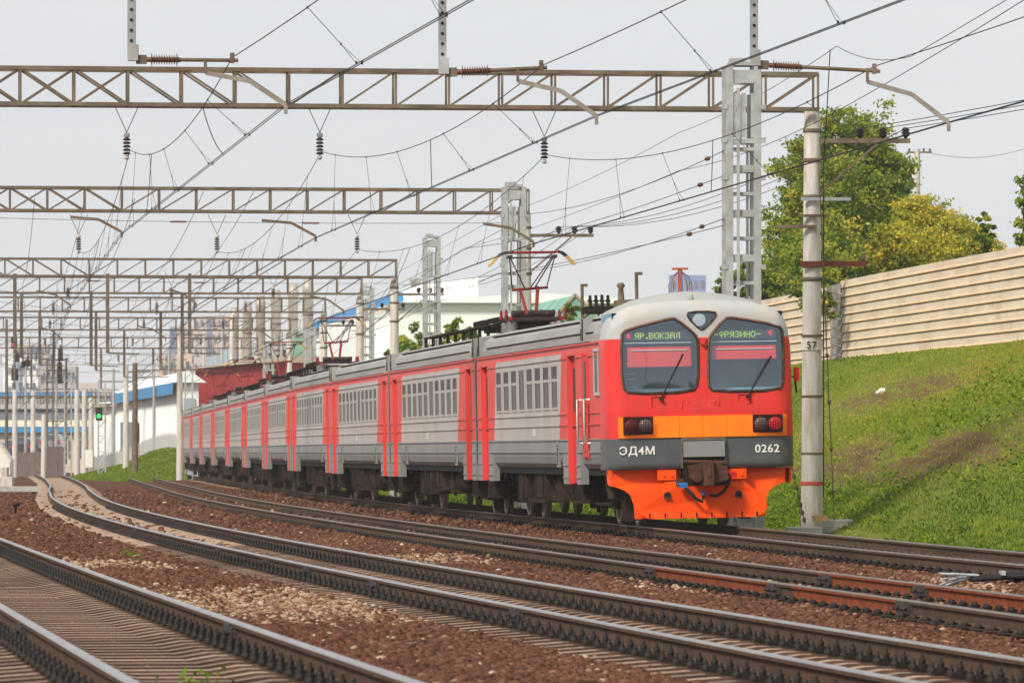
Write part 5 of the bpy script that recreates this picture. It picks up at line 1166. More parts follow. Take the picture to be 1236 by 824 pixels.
tree('tree', 'big green tree overhanging the beige wall behind the white pole', bT, [lobe(*a, bT) for a in ((1005, 175, 205, 34, 42), (1045, 180, 206, 38, 42), (968, 215, 205, 34, 45), (1075, 215, 206, 30, 42), (1020, 240, 204, 58, 52), (985, 345, 181, 26, 28), (1000, 368, 180, 15, 16), (968, 318, 184, 22, 26), (960, 270, 204, 34, 44), (1000, 310, 201, 52, 50), (1055, 290, 204, 46, 50), (975, 330, 198, 40, 38), (1000, 355, 195, 22, 20), (945, 300, 203, 22, 34), (1085, 265, 206, 28, 34))], 72000, .085, M['leaf_a'], .50, .22)
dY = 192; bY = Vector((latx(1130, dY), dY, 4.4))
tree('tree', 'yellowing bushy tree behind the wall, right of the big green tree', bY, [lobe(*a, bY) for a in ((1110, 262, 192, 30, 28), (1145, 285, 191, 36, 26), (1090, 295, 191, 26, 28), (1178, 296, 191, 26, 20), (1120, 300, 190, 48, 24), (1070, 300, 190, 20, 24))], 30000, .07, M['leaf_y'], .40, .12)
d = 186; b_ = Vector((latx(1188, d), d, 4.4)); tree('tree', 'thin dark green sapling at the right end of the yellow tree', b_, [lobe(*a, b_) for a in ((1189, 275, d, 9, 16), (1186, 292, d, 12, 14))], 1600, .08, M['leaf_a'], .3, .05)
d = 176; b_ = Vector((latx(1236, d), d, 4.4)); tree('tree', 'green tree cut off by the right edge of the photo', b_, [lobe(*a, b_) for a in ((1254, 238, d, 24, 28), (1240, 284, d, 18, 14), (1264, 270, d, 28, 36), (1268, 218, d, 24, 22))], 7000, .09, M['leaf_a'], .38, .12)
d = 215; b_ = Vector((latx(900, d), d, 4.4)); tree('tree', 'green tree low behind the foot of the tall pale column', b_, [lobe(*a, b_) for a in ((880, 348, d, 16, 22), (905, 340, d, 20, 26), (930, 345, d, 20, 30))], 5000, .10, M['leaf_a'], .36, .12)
dU = 215; x = latx(1107, dU); up = thing('utility_pole', 'old wooden utility pole with a short crossarm behind the yellow tree', 'utility pole', (x, dU, 4.3))
mb = MB(); mb.tube([(0, 0, -.3), (0, 0, zy(180, dU) - 4.3)], [.14, .11], 10); mb.build('pole', M['concrete'], up)
mb = MB(); z = zy(184, dU) - 4.3; mb.b2(-.38, .55, -.05, .05, z - .03, z + .03)
for k in (-.3, .25, .48): mb.lathe([(.02, 0), (.05, .04), (.03, .12)], (k, 0, z + .03), 6)
mb.build('crossarm', M['old_steel'], up)
span('utility_wire', 'thin slack wire running right from the old utility pole', 'wire', [Vector((x + .4, dU, zy(184, dU))), at(1300, 150, 205)], .008, .6)

# ------------------------------------------------------------------ buildings and yard in the distance
M['b_white'] = mat('white_cladding', (.84, .87, .85), .7, 0, .05, .3, dirt=(.66, .66, .62), dirt_amt=.5, dscale=.4, stretch=(1, 1, .2))
M['b_blue'] = mat('blue_fascia', (.05, .25, .52), .5, 0, .1, .5); M['b_grey'] = mat('grey_blue_cladding', (.33, .40, .45), .7, 0, .12, .4, stretch=(3, 3, .2))
M['b_red'] = mat('dark_red_cladding', (.33, .045, .05), .7, 0, .15, .5, stretch=(4, 4, .2)); M['b_tan'] = mat('tan_roof', (.40, .30, .22), .85, 0, .2, .5, dirt=(.3, .28, .26), dirt_amt=.5)
M['b_beige'] = mat('beige_plaster', (.60, .48, .38), .85, 0, .06, .2); M['b_far'] = mat('far_facade', (.52, .46, .43), .8, 0, .05, .05); M['b_farblue'] = mat('far_blue_panel', (.16, .22, .40), .4, 0, .1, .05)
M['b_green'] = mat('green_gable', (.20, .38, .27), .7, 0, .2, .6, dirt=(.10, .22, .35), dirt_amt=.6, dscale=.5); M['b_glass'] = mat('far_window', (.10, .13, .17), .2, 0, .2, .5)
M['steel_stack'] = mat('stack_steel', (.42, .40, .36), .5, .3, .15, .6, dirt=(.30, .22, .15), dirt_amt=.7, dscale=.5, stretch=(1, 1, .4)); M['fence'] = mat('brown_fence', (.17, .13, .12), .85, 0, .2, 1.2)
M['b_cream'] = mat('cream_wall', (.62, .55, .44), .8, 0, .06, .3); M['deck'] = mat('bridge_deck', (.42, .41, .40), .8, 0, .1, .3); M['deckd'] = mat('bridge_girder', (.20, .22, .26), .7, 0, .1, .4)
def shed(name, lab, cat, A, Bp, depth, zb, zt, m, ribs=0, fascia=None, fm=None, slopeup=1.2, roofm=None):
    """long building between plan points A and B, standing back by depth"""
    A = Vector((A[0], A[1], 0)); Bp = Vector((Bp[0], Bp[1], 0)); v = Bp - A; n = Vector((-v.y, v.x, 0)).normalized() * depth; o = thing(name, lab, cat, (A.x, A.y, zb)); h = zt - zb
    P = [Vector((0, 0, 0)), v, v + n, n]; mb = MB(); mb.add([p for p in P] + [p + Vector((0, 0, h)) for p in P], [(0, 1, 5, 4), (1, 2, 6, 5), (2, 3, 7, 6), (3, 0, 4, 7)], 0)
    u = v.normalized(); w = n.normalized()
    if ribs:
        k = .6
        while k < v.length: q = u * k - w * .03; mb.bar(q + Vector((0, 0, .02)), q + Vector((0, 0, h - .05)), .06, .06, 0); k += ribs
    mb.build('wall', m, o); mb = MB(); e = w * -.5
    Rf = [P[0] + e, P[1] + e + u * .5, P[2] - e + u * .5, P[3] - e]; mid = [(Rf[0] + Rf[3]) / 2 + Vector((0, 0, slopeup)), (Rf[1] + Rf[2]) / 2 + Vector((0, 0, slopeup))]; Z = Vector((0, 0, h + .02))
    mb.add([Rf[0] + Z, Rf[1] + Z, mid[1] + Z, mid[0] + Z, Rf[2] + Z, Rf[3] + Z], [(0, 1, 2, 3), (3, 2, 4, 5), (0, 3, 5), (1, 4, 2)], 0); mb.build('roof', roofm or m, o)
    if fascia: mb = MB(); mb.bar(Rf[0] + Vector((0, 0, h - fascia / 2)), Rf[1] + Vector((0, 0, h - fascia / 2)), .12, fascia); mb.build('fascia', fm, o)
    return o, P, h, u, w
A = (latx(142, 450), 450); Bq = (latx(216, 375), 375); zb = 1.0
o, P, h, u, w = shed('warehouse', 'white warehouse with a slanting blue roof edge left of the train end', 'warehouse', A, Bq, 1.3, -.4, zy(462, 375), M['b_white'], 1.1, .75, M['b_blue'], .8)
mb = MB(); mb.prism([(.0, .0), (.75, .0), (.75, h - 1), (0, h - 1)], lambda p: P[1] + w * (.3 + p[0]) + u * .05 + Vector((0, 0, p[1])), lambda p: P[1] + w * (.3 + p[0]) + u * .12 + Vector((0, 0, p[1]))); mb.build('side_cladding', M['b_grey'], o)
mb = MB(); q = v_ = u * 30 - w * .7; mb.box(q + Vector((0, 0, 3.0)), (1.3, 1.6, 2.2)); mb.build('lean_to', M['deckd'], o)
shed('low_shed', 'low white shed behind the green signal', 'shed', (latx(112, 470), 470), (latx(146, 455), 455), 8, -.4, zy(487, 460), M['b_white'], 1.3, .25, M['b_tan'], .5)
# big white factory with its blue strip, gable and stacks
A = (latx(352, 430), 430); Bq = (latx(484, 330), 330)
o, P, h, u, w = shed('factory', 'big white factory hall with a blue strip along its roof, above the carriages', 'factory', A, Bq, 16, -.4, zy(366, 330), M['b_white'], 2.4, None, None, .6)
mb = MB(); mb.bar(P[0] + Vector((0, 0, h + .35)) + u * 25, P[1] + Vector((0, 0, h + .35)), .3, .55); mb.build('blue_strip', M['b_blue'], o)
oh = thing('factory_hall', 'white gabled hall behind the pale columns, right of the blue strip', 'factory', (latx(545, 338), 338, -.4)); B0 = Vector(oh.location)
G = [(430, 540), (430, 383), (472, 383), (548, 363), (578, 369), (606, 378), (606, 540)]; mb = MB(); mb.prism(G, lambda p: at(p[0], p[1], 338) - B0, lambda p: at(p[0], p[1], 338) - B0 + Vector((-3, 24, 0)), 0); mb.build('gable_wall', M['b_white'], oh)
mb = MB(); mb.prism([(505, 362), (505, 344), (577, 335), (577, 368)], lambda p: at(p[0], p[1], 343) - B0, lambda p: at(p[0], p[1], 343) - B0 + Vector((-2, 14, 0)), 0); mb.build('upper_block', M['b_white'], oh)
mb = MB(); mb.bar(at(430, 382, 337.8) - B0, at(548, 362, 337.8) - B0, .1, .12); mb.bar(at(548, 362, 337.8) - B0, at(606, 377, 337.8) - B0, .1, .12); mb.build('roof_edge', M['b_cream'], oh)
mb = MB(); mb.prism([(673, 560), (673, 379), (694, 356), (719, 378), (719, 560)], lambda p: at(p[0], p[1], 300) - at(696, 560, 300), lambda p: at(p[0], p[1], 300) - at(696, 560, 300) + Vector((-2, 18, 0)))
go = thing('green_building', 'green gabled building just right of the nearest pantograph', 'building', at(696, 560, 300)); mb.build('gable_wall', M['b_green'], go)
mb = MB(); e0 = at(696, 560, 299.7); mb.bar(at(671, 380, 299.7) - e0, at(694, 355, 299.7) - e0, .2, .14); mb.bar(at(694, 355, 299.7) - e0, at(722, 379, 299.7) - e0, .2, .14); mb.build('roof_edge', M['b_tan'], go)
STK = [(283, 371, 480, 'steel stack, shortest and farthest left of the row behind the portals'), (298.6, 364, 462, 'steel stack, second from the left of the row'), (314.5, 357, 446, 'steel stack, third from the left of the row'), (333, 350, 430, 'steel stack, fourth from the left of the row'), (354, 343, 414, 'dark steel stack, fifth from the left of the row'), (372, 336, 398, 'tallest steel stack at the right end of the row')]
for px, py, d, lab in STK:
    x = latx(px, d); H = zy(py, d) + .5; s = thing('steel_stack', lab, 'chimney', (x, d, -.5), 'steel stacks in a row'); mb = MB(); r = .36
    mb.lathe([(r * 1.3, 0), (r * 1.3, H * .45), (r, H * .5), (r, H * .93), (r * 1.12, H * .935), (r * 1.12, H * .965), (r * .95, H * .97), (r * .95, H)], n=16); mb.build('shaft', M['steel_stack'], s)
    for z in (.55, .68, .82): mb = MB(); mb.lathe([(r * 1.05, H * z - .07), (r * 1.1, H * z - .06), (r * 1.1, H * z + .06), (r * 1.05, H * z + .07)], n=16); mb.build('hoop', M['old_steel'], s)
px, d = 551 - 10, 345; s = thing('steel_stack', 'single short steel vent on the white factory roof', 'chimney', at(502, 352, 350)); mb = MB(); mb.lathe([(.3, -3), (.3, .6), (.4, .62), (.4, .8)], n=14); mb.build('shaft', M['steel_stack'], s)
o, P, h, u, w = shed('red_workshop', 'dark red workshop with a tan roof and a blue stripe behind the train', 'workshop', (latx(236, 402), 402), (latx(320, 372), 372), 4, -.4, zy(438, 372), M['b_red'], 1.2, None, None, .45, M['b_tan'])
mb = MB(); mb.bar(P[0] - w * .1 + Vector((0, 0, h * .50)), P[1] - w * .1 + Vector((0, 0, h * .50)), .1, .8); mb.build('blue_stripe', mat('pale_blue_stripe', (.16, .36, .60), .6), o)
o, P, h, u, w = shed('pipe_rack_building', 'long tan building with pipes and roof clutter at the foot of the stacks', 'building', (latx(246, 540), 540), (latx(372, 425), 425), 9, -.4, zy(418, 425), M['b_tan'], 3, None, None, 1.0)
mb = MB()
for k in range(14): q = u * (4 + 8 * k); mb.b2(q.x - .5, q.x + .5, q.y - .5, q.y + .5, h, h + random.uniform(.4, 1.5), 0); mb.tube([q - w * .4 + Vector((0, 0, h * .6)), q + u * 6 - w * .4 + Vector((0, 0, h * .72))], .14, 6, 1)
mb.build('roof_clutter', [M['b_grey'], M['steel_stack']], o)
block('small green roof hut between the stacks and the white factory', 'roof_hut', 'hut', 352, 378, 408, 470, 410, 5, M['b_green'])
def tower(lab, px0, px1, py, d, m, pm, nx, nz, name='apartment_tower', cat='tower block', panels=()):
    x0, x1 = latx(px0, d), latx(px1, d); z = zy(py, d); t = thing(name, lab, cat, ((x0 + x1) / 2, d, -1)); w_ = x1 - x0; mb = MB(); mb.b2(-w_ / 2, w_ / 2, 0, w_ * .8, 0, z + 1); mb.build('wall', m, t)
    for (f0, f1) in panels: mb = MB(); mb.b2(-w_ / 2 + w_ * f0, -w_ / 2 + w_ * f1, -.4, -.05, z * .12, z + .6); mb.build('panel', pm, t)
    w0 = None; nz = min(nz, 10)
    for i in range(nx):
        for j in range(nz):
            if w0 is None: mb = MB(); mb.b2(0, w_ * .42 / nx, -.55, -.42, 0, (z + 1) * .36 / nz); o = w0 = mb.build('window', M['b_glass'], t)
            else: o = w0.copy(); COL.objects.link(o); o.parent = t
            o.location = (-w_ / 2 + w_ * (i + .29) / nx, 0, (z + 1) * (j + .35) / nz)
    return t
tower('far blue and beige tower block left of the stacks', 205, 236, 393, 1500, M['b_far'], M['b_farblue'], 5, 14, panels=((.0, .55),))
tower('far pale tower block with two blue stripes beside the stacks', 233, 276, 381, 1450, M['b_far'], M['b_farblue'], 6, 15, panels=((.38, .5), (.78, .86)))
tower('hazy blue-grey tower far behind the train cab', 808, 852, 332, 1900, M['b_farblue'], M['b_glass'], 5, 16)
tower('beige apartment block above the blue warehouse roof', 190, 232, 428, 620, M['b_beige'], M['b_far'], 4, 5, 'apartment_block', 'apartment block')
tower('wide hazy apartment block far left beside the red signal', 20, 58, 415, 1300, M['b_far'], M['b_farblue'], 7, 9, 'apartment_block', 'apartment block', ((.4, .8),))
tower('low white block with dark windows beneath the red signal', 4, 46, 432, 700, M['b_white'], M['b_grey'], 5, 6, 'apartment_block', 'apartment block', ((.35, .5),))
tower('long pale block far left behind the hanging posts', 45, 92, 442, 800, M['deck'], M['b_grey'], 8, 5, 'apartment_block', 'apartment block')
for i, (a, b, y, dd, lab) in enumerate(((92, 118, 462, 2200, 'faint low building on the horizon between the posts'), (118, 150, 468, 2400, 'fainter low building on the horizon above the white shed'), (60, 90, 470, 2300, 'faint wide building on the horizon at far left'))): tower(lab, a, b, y, dd, M['b_far'], M['b_farblue'], 5, 4, 'distant_building', 'building')
# bridge, depot, fence and cars at far left
dB = 560; br = thing('road_bridge', 'grey road bridge with a blue fascia crossing far left', 'bridge', (latx(40, dB), dB, -.5)); B0 = Vector(br.location)
mb = MB(); a, b = at(-60, 500, dB) - B0, at(150, 497, dB) - B0; mb.bar(a, b, 6, 1.6); mb.build('girder', M['deckd'], br)
mb = MB(); mb.bar(at(-60, 487, dB - 3.2) - B0, at(150, 486, dB - 3.2) - B0, .3, 1.1); mb.build('parapet', M['deck'], br); mb = MB(); mb.bar(at(-60, 476, dB + 6) - B0, at(112, 475, dB + 6) - B0, .3, .42); mb.build('blue_strip', M['b_blue'], br)
mb = MB(); mb.bar(at(-60, 481, dB + 6.5) - B0, at(112, 480, dB + 6.5) - B0, .3, .5); mb.build('barrier', M['b_cream'], br)
for px in (10, 60, 118): mb = MB(); q = at(px, 500, dB) - B0; mb.b2(q.x - .6, q.x + .6, q.y - 2, q.y + 2, 0, q.z); mb.build('pier', M['deck'], br)
o, P, h, u, w = shed('depot', 'cream depot with blue gates and a blue roof edge under the bridge', 'depot', (latx(-20, 500), 500), (latx(102, 500), 500), 14, -.5, zy(515, 500), M['b_cream'], 0, .5, M['b_blue'], .6)
for f0, f1, nm in ((.30, .44, 1), (.62, .80, 1), (.03, .2, 0)):
    mb = MB(); v = P[1]; mb.prism([(f0, .1), (f1, .1), (f1, h * .68), (f0, h * .68)], lambda p: v * p[0] - w * .03 + Vector((0, 0, p[1])), lambda p: v * p[0] - w * .12 + Vector((0, 0, p[1]))); mb.build('gate', mat('gate_blue', (.05, .20, .34), .6), o)
for f0 in (.24, .47, .52, .57, .84, .90, .95): mb = MB(); mb.prism([(f0, h * .35), (f0 + .03, h * .35), (f0 + .03, h * .72), (f0, h * .72)], lambda p: v * p[0] - w * .02 + Vector((0, 0, p[1])), lambda p: v * p[0] - w * .08 + Vector((0, 0, p[1]))); mb.build('window', M['b_glass'], o)
mb = MB(); e0, e1 = at(-60, 481, dB - 3.4) - B0, at(150, 480, dB - 3.4) - B0
for k in range(61): q = e0 + (e1 - e0) * (k / 60); mb.bar(q - Vector((0, 0, .5)), q + Vector((0, 0, .55)), .07)
for z in (.1, .55): mb.bar(e0 + Vector((0, 0, z)), e1 + Vector((0, 0, z)), .07)
mb.build('railing', M['old_steel'], br)
for q0_, q1_, dz, lab in (((20, 412), (50, 405), 0, 'dark brown board fence at far left behind the tracks'), ((51, 404), (76, 380), .3, 'taller brown board fence slanting toward the green signal')):
    a, b = Vector((latx(q0_[0], q0_[1]), q0_[1], -.5)), Vector((latx(q1_[0], q1_[1]), q1_[1], -.5)); f = thing('board_fence', lab, 'fence', a, 'brown board fences'); v = b - a; mb = MB(); n = int(v.length / .22)
    for k in range(n): p = v * (k / n); q = v * ((k + .85) / n); hh = 1.95 + dz + .1 * (k % 3 == 0); mb.bar(p + Vector((0, 0, hh / 2)), q + Vector((0, 0, hh / 2)), .05, hh)
    mb.build('boards', M['fence'], f); mb = MB(); mb.bar(Vector((0, .08, 1.4)), v + Vector((0, .08, 1.4)), .07, .1); mb.build('fence_rail', M['fence'], f)
def car(px, py, d, body, lab, rz=0):
    c = thing('parked_car', lab, 'car', at(px, py, d), 'cars behind the fence', rz); mb = MB()
    prof = [(-.85, .35), (-.88, .75), (-.84, .98), (-.70, 1.42), (-.45, 1.52), (.45, 1.52), (.70, 1.42), (.84, .98), (.88, .75), (.85, .35)]
    mb.prism(prof, lambda p: (p[0], 0, p[1]), lambda p: (p[0], 4.2, p[1]), 0); mb.build('body', body, c, bev=.05)
    mb = MB(); mb.prism([(-.72, 1.0), (-.60, 1.40), (.60, 1.40), (.72, 1.0)], lambda p: (p[0], -.03, p[1]), lambda p: (p[0], .0, p[1])); mb.build('rear_window', M['b_glass'], c)
    for sx in (-1, 1): mb = MB(); mb.b2(sx * .64, sx * .84, -.04, .02, .72, .98); mb.build('tail_light', M['hook_red'], c)
    for sx in (-1, 1):
        for y in (.8, 3.4): mb = MB(); mb.lathe([(.1, -.1), (.32, -.09), (.32, .09), (.1, .1)], (sx * .76, y, .32), 14, 'X'); mb.build('wheel', M['black'], c)
car(41, 550, 470, mat('car_grey', (.22, .22, .24), .3, .3), 'grey hatchback with red tail lights behind the brown fence'); car(25, 551, 466, mat('car_dark', (.06, .07, .09), .3, .3), 'dark car left of the grey hatchback behind the fence'); car(60, 546, 455, mat('car_silver', (.35, .36, .38), .3, .4), 'silver car right of the grey hatchback')
# grassy mound and wooden fence at the far left, poles, signals, cabinets
pm = np.linspace(0, 1, 24); dm = np.linspace(345, 470, 60); PMm, DM = np.meshgrid(pm, dm)
x0 = -30.8 - (DM - 380) * .083 + 5.5; XM = np.interp(PMm, [0, 1], [0, 1]) * 26 + (cx(4, DM) - 8 + 0 * DM); ZM = -.5 + 2.6 * np.clip(PMm / .25, 0, 1) ** 1.1 + .15 * wob(XM, DM)
XM = np.where(True, cx(3, DM) + 2.4 + 0 * PMm, 0)
# mound lies left of the tracks' far bend: between pixel columns 75 and 220 at 355-470 m
tt, dd_ = np.meshgrid(np.linspace(78, 226, 60), np.linspace(352, 372, 30)); XM = (tt - 618) * dd_ / F; rise = np.clip((dd_ - 352) / 20, 0, 1)
hx = np.interp(tt, [78, 95, 150, 185, 205, 226], [.25, .5, 1.25, 2.1, 2.3, 2.2]); ZM = -.55 + hx * rise ** .8 * 1.0 + .06 * wob(XM * 2, dd_)
tag(grid_mesh('grass_mound', XM, dd_, ZM, M['bank']), 'green mound beyond the bend of the tracks, in front of the white warehouse', 'mound', kind='structure')
n = 22000; t_ = rng.uniform(78, 226, n); D_ = rng.uniform(352, 372, n); X_ = (t_ - 618) * D_ / F; Z_ = -.55 + np.interp(t_, [78, 95, 150, 185, 205, 226], [.25, .5, 1.25, 2.1, 2.3, 2.2]) * np.clip((D_ - 352) / 20, 0, 1) ** .8
V, Q = leafquads(np.stack([X_, D_, Z_ + .06], -1), rng.uniform(.03, .08, n), .0); tag(npmesh('grass', V, Q, M['grass'], np.clip(rng.normal(.36, .16, n), 0, 1)), 'green grass covering the far mound', 'grass', kind='stuff')
f = thing('picket_fence', 'weathered grey picket fence on top of the green mound', 'fence', (latx(110, 374), 374, .2)); mb = MB()
for k in range(130): px = 100 + k * .9; z = -.55 + float(np.interp(px, [78, 95, 150, 185, 205, 226], [.25, .5, 1.25, 2.1, 2.3, 2.2])) - .2; X = latx(px, 374) - f.location.x; mb.b2(X, X + .04, 0, .03, z, z + .95 + .1 * math.sin(k * 1.7))
mb.build('pickets', M['deck'], f)
PL = [(217, 395, 565, 352, 'concrete', 'beige concrete pole touching the end of the train'), (152, 440, 556, 366, 'concrete', 'pale concrete pole in front of the white warehouse'), (163, 438, 556, 360, 'old_steel', 'dark brown pole in front of the white warehouse'), (102, 470, 564, 372, 'concrete', 'pale pole left of the white cabinet'),
      (93, 470, 562, 378, 'concrete', 'twin pole close beside the far lattice mast'), (53, 500, 562, 384, 'concrete', 'beige pole in front of the brown fence'), (18, 470, 562, 392, 'concrete', 'pale pole at far left by the small hut'), (280, 380, 560, 402, 'concrete', 'beige pole rising from the far carriages before the stacks'), (291, 390, 560, 425, 'concrete', 'second beige pole rising from the far carriages'),
      (40, 470, 560, 420, 'concrete', 'thin far pole left of the brown fence gap'), (110, 480, 562, 400, 'concrete', 'thin far pole behind the green signal')]
for px, y0, y1, d, m, lab in PL:
    x = latx(px, d); zb = -.5; t = thing('catenary_pole', lab, 'pole', (x, d, zb), 'poles in the far yard'); H = zy(y0, d) - zb; mb = MB(); mb.tube([(0, 0, -.3), (0, 0, H)], [.22, .16], 10); mb.build('shaft', M[m], t)
    mb = MB(); mb.b2(-.2, 1.6, -.04, .04, H - .5, H - .42); mb.bar((.1, 0, H - 1.5), (1.2, 0, H - .5), .05, .05); mb.build('bracket', M['old_steel'], t)
for px, y0, d, lab in ((82, 455, 372, 'thin galvanized lattice mast beside the brown fence'), (123, 460, 365, 'galvanized lattice mast carrying the green signal'), (228, 440, 356, 'galvanized lattice mast just behind the train end')):
    x = latx(px, d); t = thing('lattice_mast', lab, 'lattice mast', (x, d, -.5), 'thin lattice masts'); H = zy(y0, d) + .5; mb = MB()
    for sx in (-.22, .22): mb.bar((sx, 0, -.2), (sx, 0, H), .09, .09)
    k = 0
    while k * .5 < H: mb.bar((-.22, 0, k * .5), (.22, 0, k * .5 + (.5 if k % 2 else 0)), .05, .05); k += 1
    mb.build('lattice', M['galv'], t)
for px, py, d, c, lab, nl in ((119.5, 502, 362, 'g', 'railway signal showing green on the lattice mast', 1), (17, 416, 396, 'r', 'railway signal showing red high at far left', 1)):
    P = at(px, py, d); t = thing('railway_signal', lab, 'signal', P); mb = MB(); mb.b2(-.20, .20, 0, .2, -.28, .55); mb.build('signal_head', M['black'], t)
    mb = MB(); mb.lathe([(.12, -.03), (.12, 0), (.05, .01)], (0, -.01, 0), 18, 'Y'); mb.build('lamp', mat('signal_' + ('green' if c == 'g' else 'red'), (.02, .6, .1) if c == 'g' else (.8, .02, .05), .3, emit=(.02, 1, .12) if c == 'g' else (1, .02, .08), estr=2.2), t)
    if c == 'r': mb = MB(); mb.b2(-.06, .06, .2, .3, -6, 2.5); mb.build('bracket_post', M['old_steel'], t)
    else: mb = MB(); mb.b2(.2, .6, .1, .16, .1, .16); mb.build('bracket', M['old_steel'], t)
    mb = MB(); mb.tube([(0, -.02, .02), (0, -.25, .02)], [.14, .14], 14, 0, False); mb.build('hood', M['black'], t)
block('white relay cabinet with a grey base beside the tracks at far left', 'relay_cabinet', 'cabinet', 103, 112, 543, 564, 366, .8, M['white_paint'])
ht = thing('trackside_hut', 'small white gabled hut cut off at the left edge', 'hut', (latx(-2, 372), 372, -.5)); mb = MB(); mb.prism([(-1, 0), (.75, 0), (.75, 1.5), (-.1, 2.7), (-1, 1.6)], lambda p: (p[0], 0, p[1]), lambda p: (p[0], 3, p[1])); mb.build('wall', M['white_paint'], ht); mb = MB(); mb.bar((.85, -.1, 1.35), (-.1, -.1, 2.78), .1, .1); mb.build('roof_edge', M['b_cream'], ht); mb = MB(); mb.b2(-.6, .8, -.05, 0, .1, .5); mb.build('base_panel', M['deckd'], ht)
mb = MB(); p = at(15, 591, 236); tag((mb.box((0, 0, .0), (2.3, 1.0, .22), 0, .1), mb.build('concrete_slab', M['concrete_raw'], None, (p.x, p.y, gz(p.x, p.y) + .16)))[1], 'long pale concrete slab beside the second track at far left', 'slab')
p = at(2, 577, 262); mb = MB(); mb.box((0, 0, .3), (1.1, 1.2, .5), 0); mb.box((-.1, 0, .75), (.8, 1, .5), 0); tag(mb.build('track_box', M['concrete'], None, (p.x, p.y, gz(p.x, p.y)), bev=.03), 'stepped pale trackside box at the left edge', 'trackside box')
p = at(19, 616, 150); mb = MB(); mb.lathe([(.03, -.05), (.03, .22), (.11, .24), (.12, .30), (.08, .33)], n=10); tag(mb.build('marker_post', M['black'], None, (p.x, p.y, gz(p.x, p.y))), 'small dark mushroom shaped marker post in the ballast', 'marker')
# extra clutter in the far yard: a pale rigid portal, a dark switch frame, thin masts
dG = 455; gx0, gx1 = latx(-60, dG), latx(205, dG); gp = thing('catenary_portal', 'pale thin galvanized portal lowest in the stack of far portals', 'overhead line portal', (gx1, dG, -.5), 'catenary portals across the tracks')
truss_mb(gx0 - gx1, 0, 0, 0, zy(440, dG) + .5, zy(428, dG) + .5, .5, 1.3, .09).build('truss_beam', M['galv'], gp)
for x in (0, gx0 - gx1): c = column_mb(zy(426, dG) + .5, .6).build('column', M['galv'], gp); c.location = (x, .8, 0)
dG = 430; sf = thing('switch_frame', 'dark frame of switchgear hanging in the portals at far left', 'switchgear', at(45, 560, dG)); B0 = Vector(sf.location); mb = MB()
for px in (57, 64, 80): mb.bar(at(px, 560, dG) - B0, at(px, 432, dG) - B0, .14, .14)
for y in (434, 447, 461): mb.bar(at(55, y, dG) - B0, at(82, y, dG) - B0, .10, .12)
mb.build('frame', M['old_steel'], sf)
for px, py, w_, h_ in ((18, 452, .5, .9), (20, 432, .45, .6), (34, 438, .45, .5), (72, 450, .35, 1.6), (73, 428, .35, .9), (28, 440, .25, .5)):
    mb = MB(); q = at(px, py, dG - .5) - B0; mb.box(q, (w_, .4, h_)); [mb.lathe([(.05, 0), (.12, .04), (.05, .08)], q + Vector((0, -.1, h_ / 2 + .1 * k)), 8) for k in range(3)]; mb.bar(q, Vector((q.x, q.y, zy(430, dG) - B0.z + .3)), .07, .07); mb.build('switch_box', M['under'], sf)
for px, y0, y1, d, m, lab in ((8, 385, 560, 398, 'old_steel', 'thin dark mast at the very left of the far yard'), (31, 440, 560, 440, 'galv', 'thin pale mast behind the small hut'), (68, 455, 560, 410, 'galv', 'thin pale mast behind the brown fence'), (137, 445, 556, 384, 'galv', 'thin pale mast left of the white warehouse corner'), (186, 440, 545, 390, 'galv', 'thin pale mast before the beige apartment block'), (204, 420, 545, 420, 'galv', 'thin pale mast near the train end'), (246, 395, 500, 420, 'concrete', 'pale mast left of the blue striped tower'), (268, 380, 490, 440, 'concrete', 'pale mast in front of the blue striped tower'), (340, 400, 470, 380, 'galv', 'thin mast among the stacks')):
    x = latx(px, d); t = thing('catenary_pole', lab, 'pole', (x, d, -.5), 'poles in the far yard'); H = zy(y0, d) + .5; mb = MB(); mb.tube([(0, 0, -.3), (0, 0, H)], [.13, .09], 8); mb.build('shaft', M[m], t); mb = MB(); mb.b2(-.9, 1.3, -.04, .04, H - .9, H - .82); mb.bar((.1, 0, H - 1.7), (1.0, 0, H - .9), .05, .05); mb.build('bracket', M['old_steel'], t)
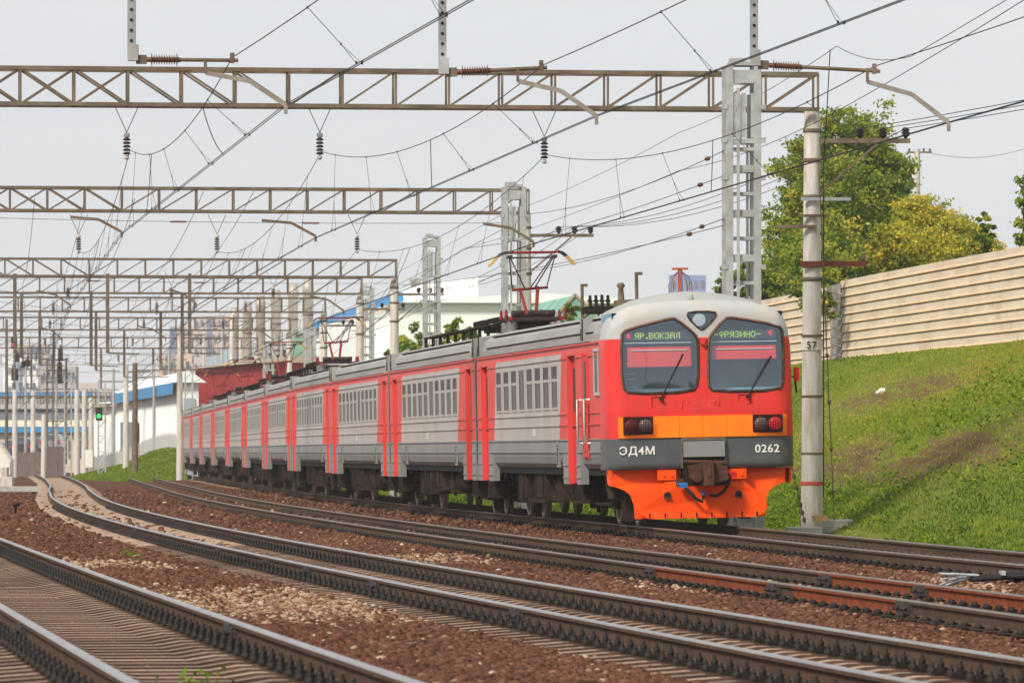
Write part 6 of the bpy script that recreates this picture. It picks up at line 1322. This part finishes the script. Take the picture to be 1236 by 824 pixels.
for i in range(9):
    y0 = 345 + 11 * i; d = 250 + 18 * i; span('yard_wire', 'thin wire strung across the far yard between portals', 'wire', [at(-30, y0 + 3 * (i % 3), d), at(230 + 20 * (i % 4), y0 + 14 + 5 * (i % 2), d + 6)], .010, .35, 'wires across the far yard')
for i in range(8):
    k = 2 + i % 3; span('yard_feeder', 'thin overhead wire running away into the far yard', 'wire', [Vector((float(cx(k, 170)) - 3.2 - .5 * i, 170, 8.8 + .2 * (i % 3))), Vector((float(cx(k, 245)) - 3.4 - .5 * i, 245, 8.7)), Vector((float(cx(k, 340)) - 3.4 - .5 * i, 340, 8.6)), Vector((float(cx(k, 450)) - 3.4 - .4 * i, 450, 8.5))], .009, .6, 'overhead wires into the far yard')
# shrubs behind the train at the white factory
for i, (px, py, d, r, lab) in enumerate(((500, 408, 262, 15, 'green shrub between two carriages and the white hall'), (482, 412, 300, 12, 'small shrub beside the beige pole'), (560, 395, 255, 14, 'young tree above the carriage roof left of the grey column'), (540, 402, 258, 10, 'low shrub under the pale columns'), (660, 385, 230, 12, 'shrub behind the nearest pantograph base'), (688, 372, 240, 10, 'small tree before the green gabled building'))):
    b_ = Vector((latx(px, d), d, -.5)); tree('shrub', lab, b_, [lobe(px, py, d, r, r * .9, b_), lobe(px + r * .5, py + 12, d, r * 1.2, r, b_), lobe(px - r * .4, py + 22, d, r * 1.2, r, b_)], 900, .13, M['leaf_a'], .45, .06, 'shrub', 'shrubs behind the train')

# ------------------------------------------------------------------ haze
hm = bpy.data.materials.new('haze'); hm.use_nodes = True; hn = hm.node_tree; hn.nodes.clear()
ho = hn.nodes.new('ShaderNodeOutputMaterial'); hv = hn.nodes.new('ShaderNodeVolumePrincipled'); hv.inputs['Color'].default_value = (.97, .985, 1, 1); hv.inputs['Density'].default_value = .00018; hv.inputs['Anisotropy'].default_value = .2
hn.links.new(hv.outputs['Volume'], ho.inputs['Volume'])
mb = MB(); mb.b2(-2750, 2750, -60, 2750, -3, 72); tag(mb.build('haze', hm), 'pale even haze in the air over the railway', 'haze', kind='stuff')
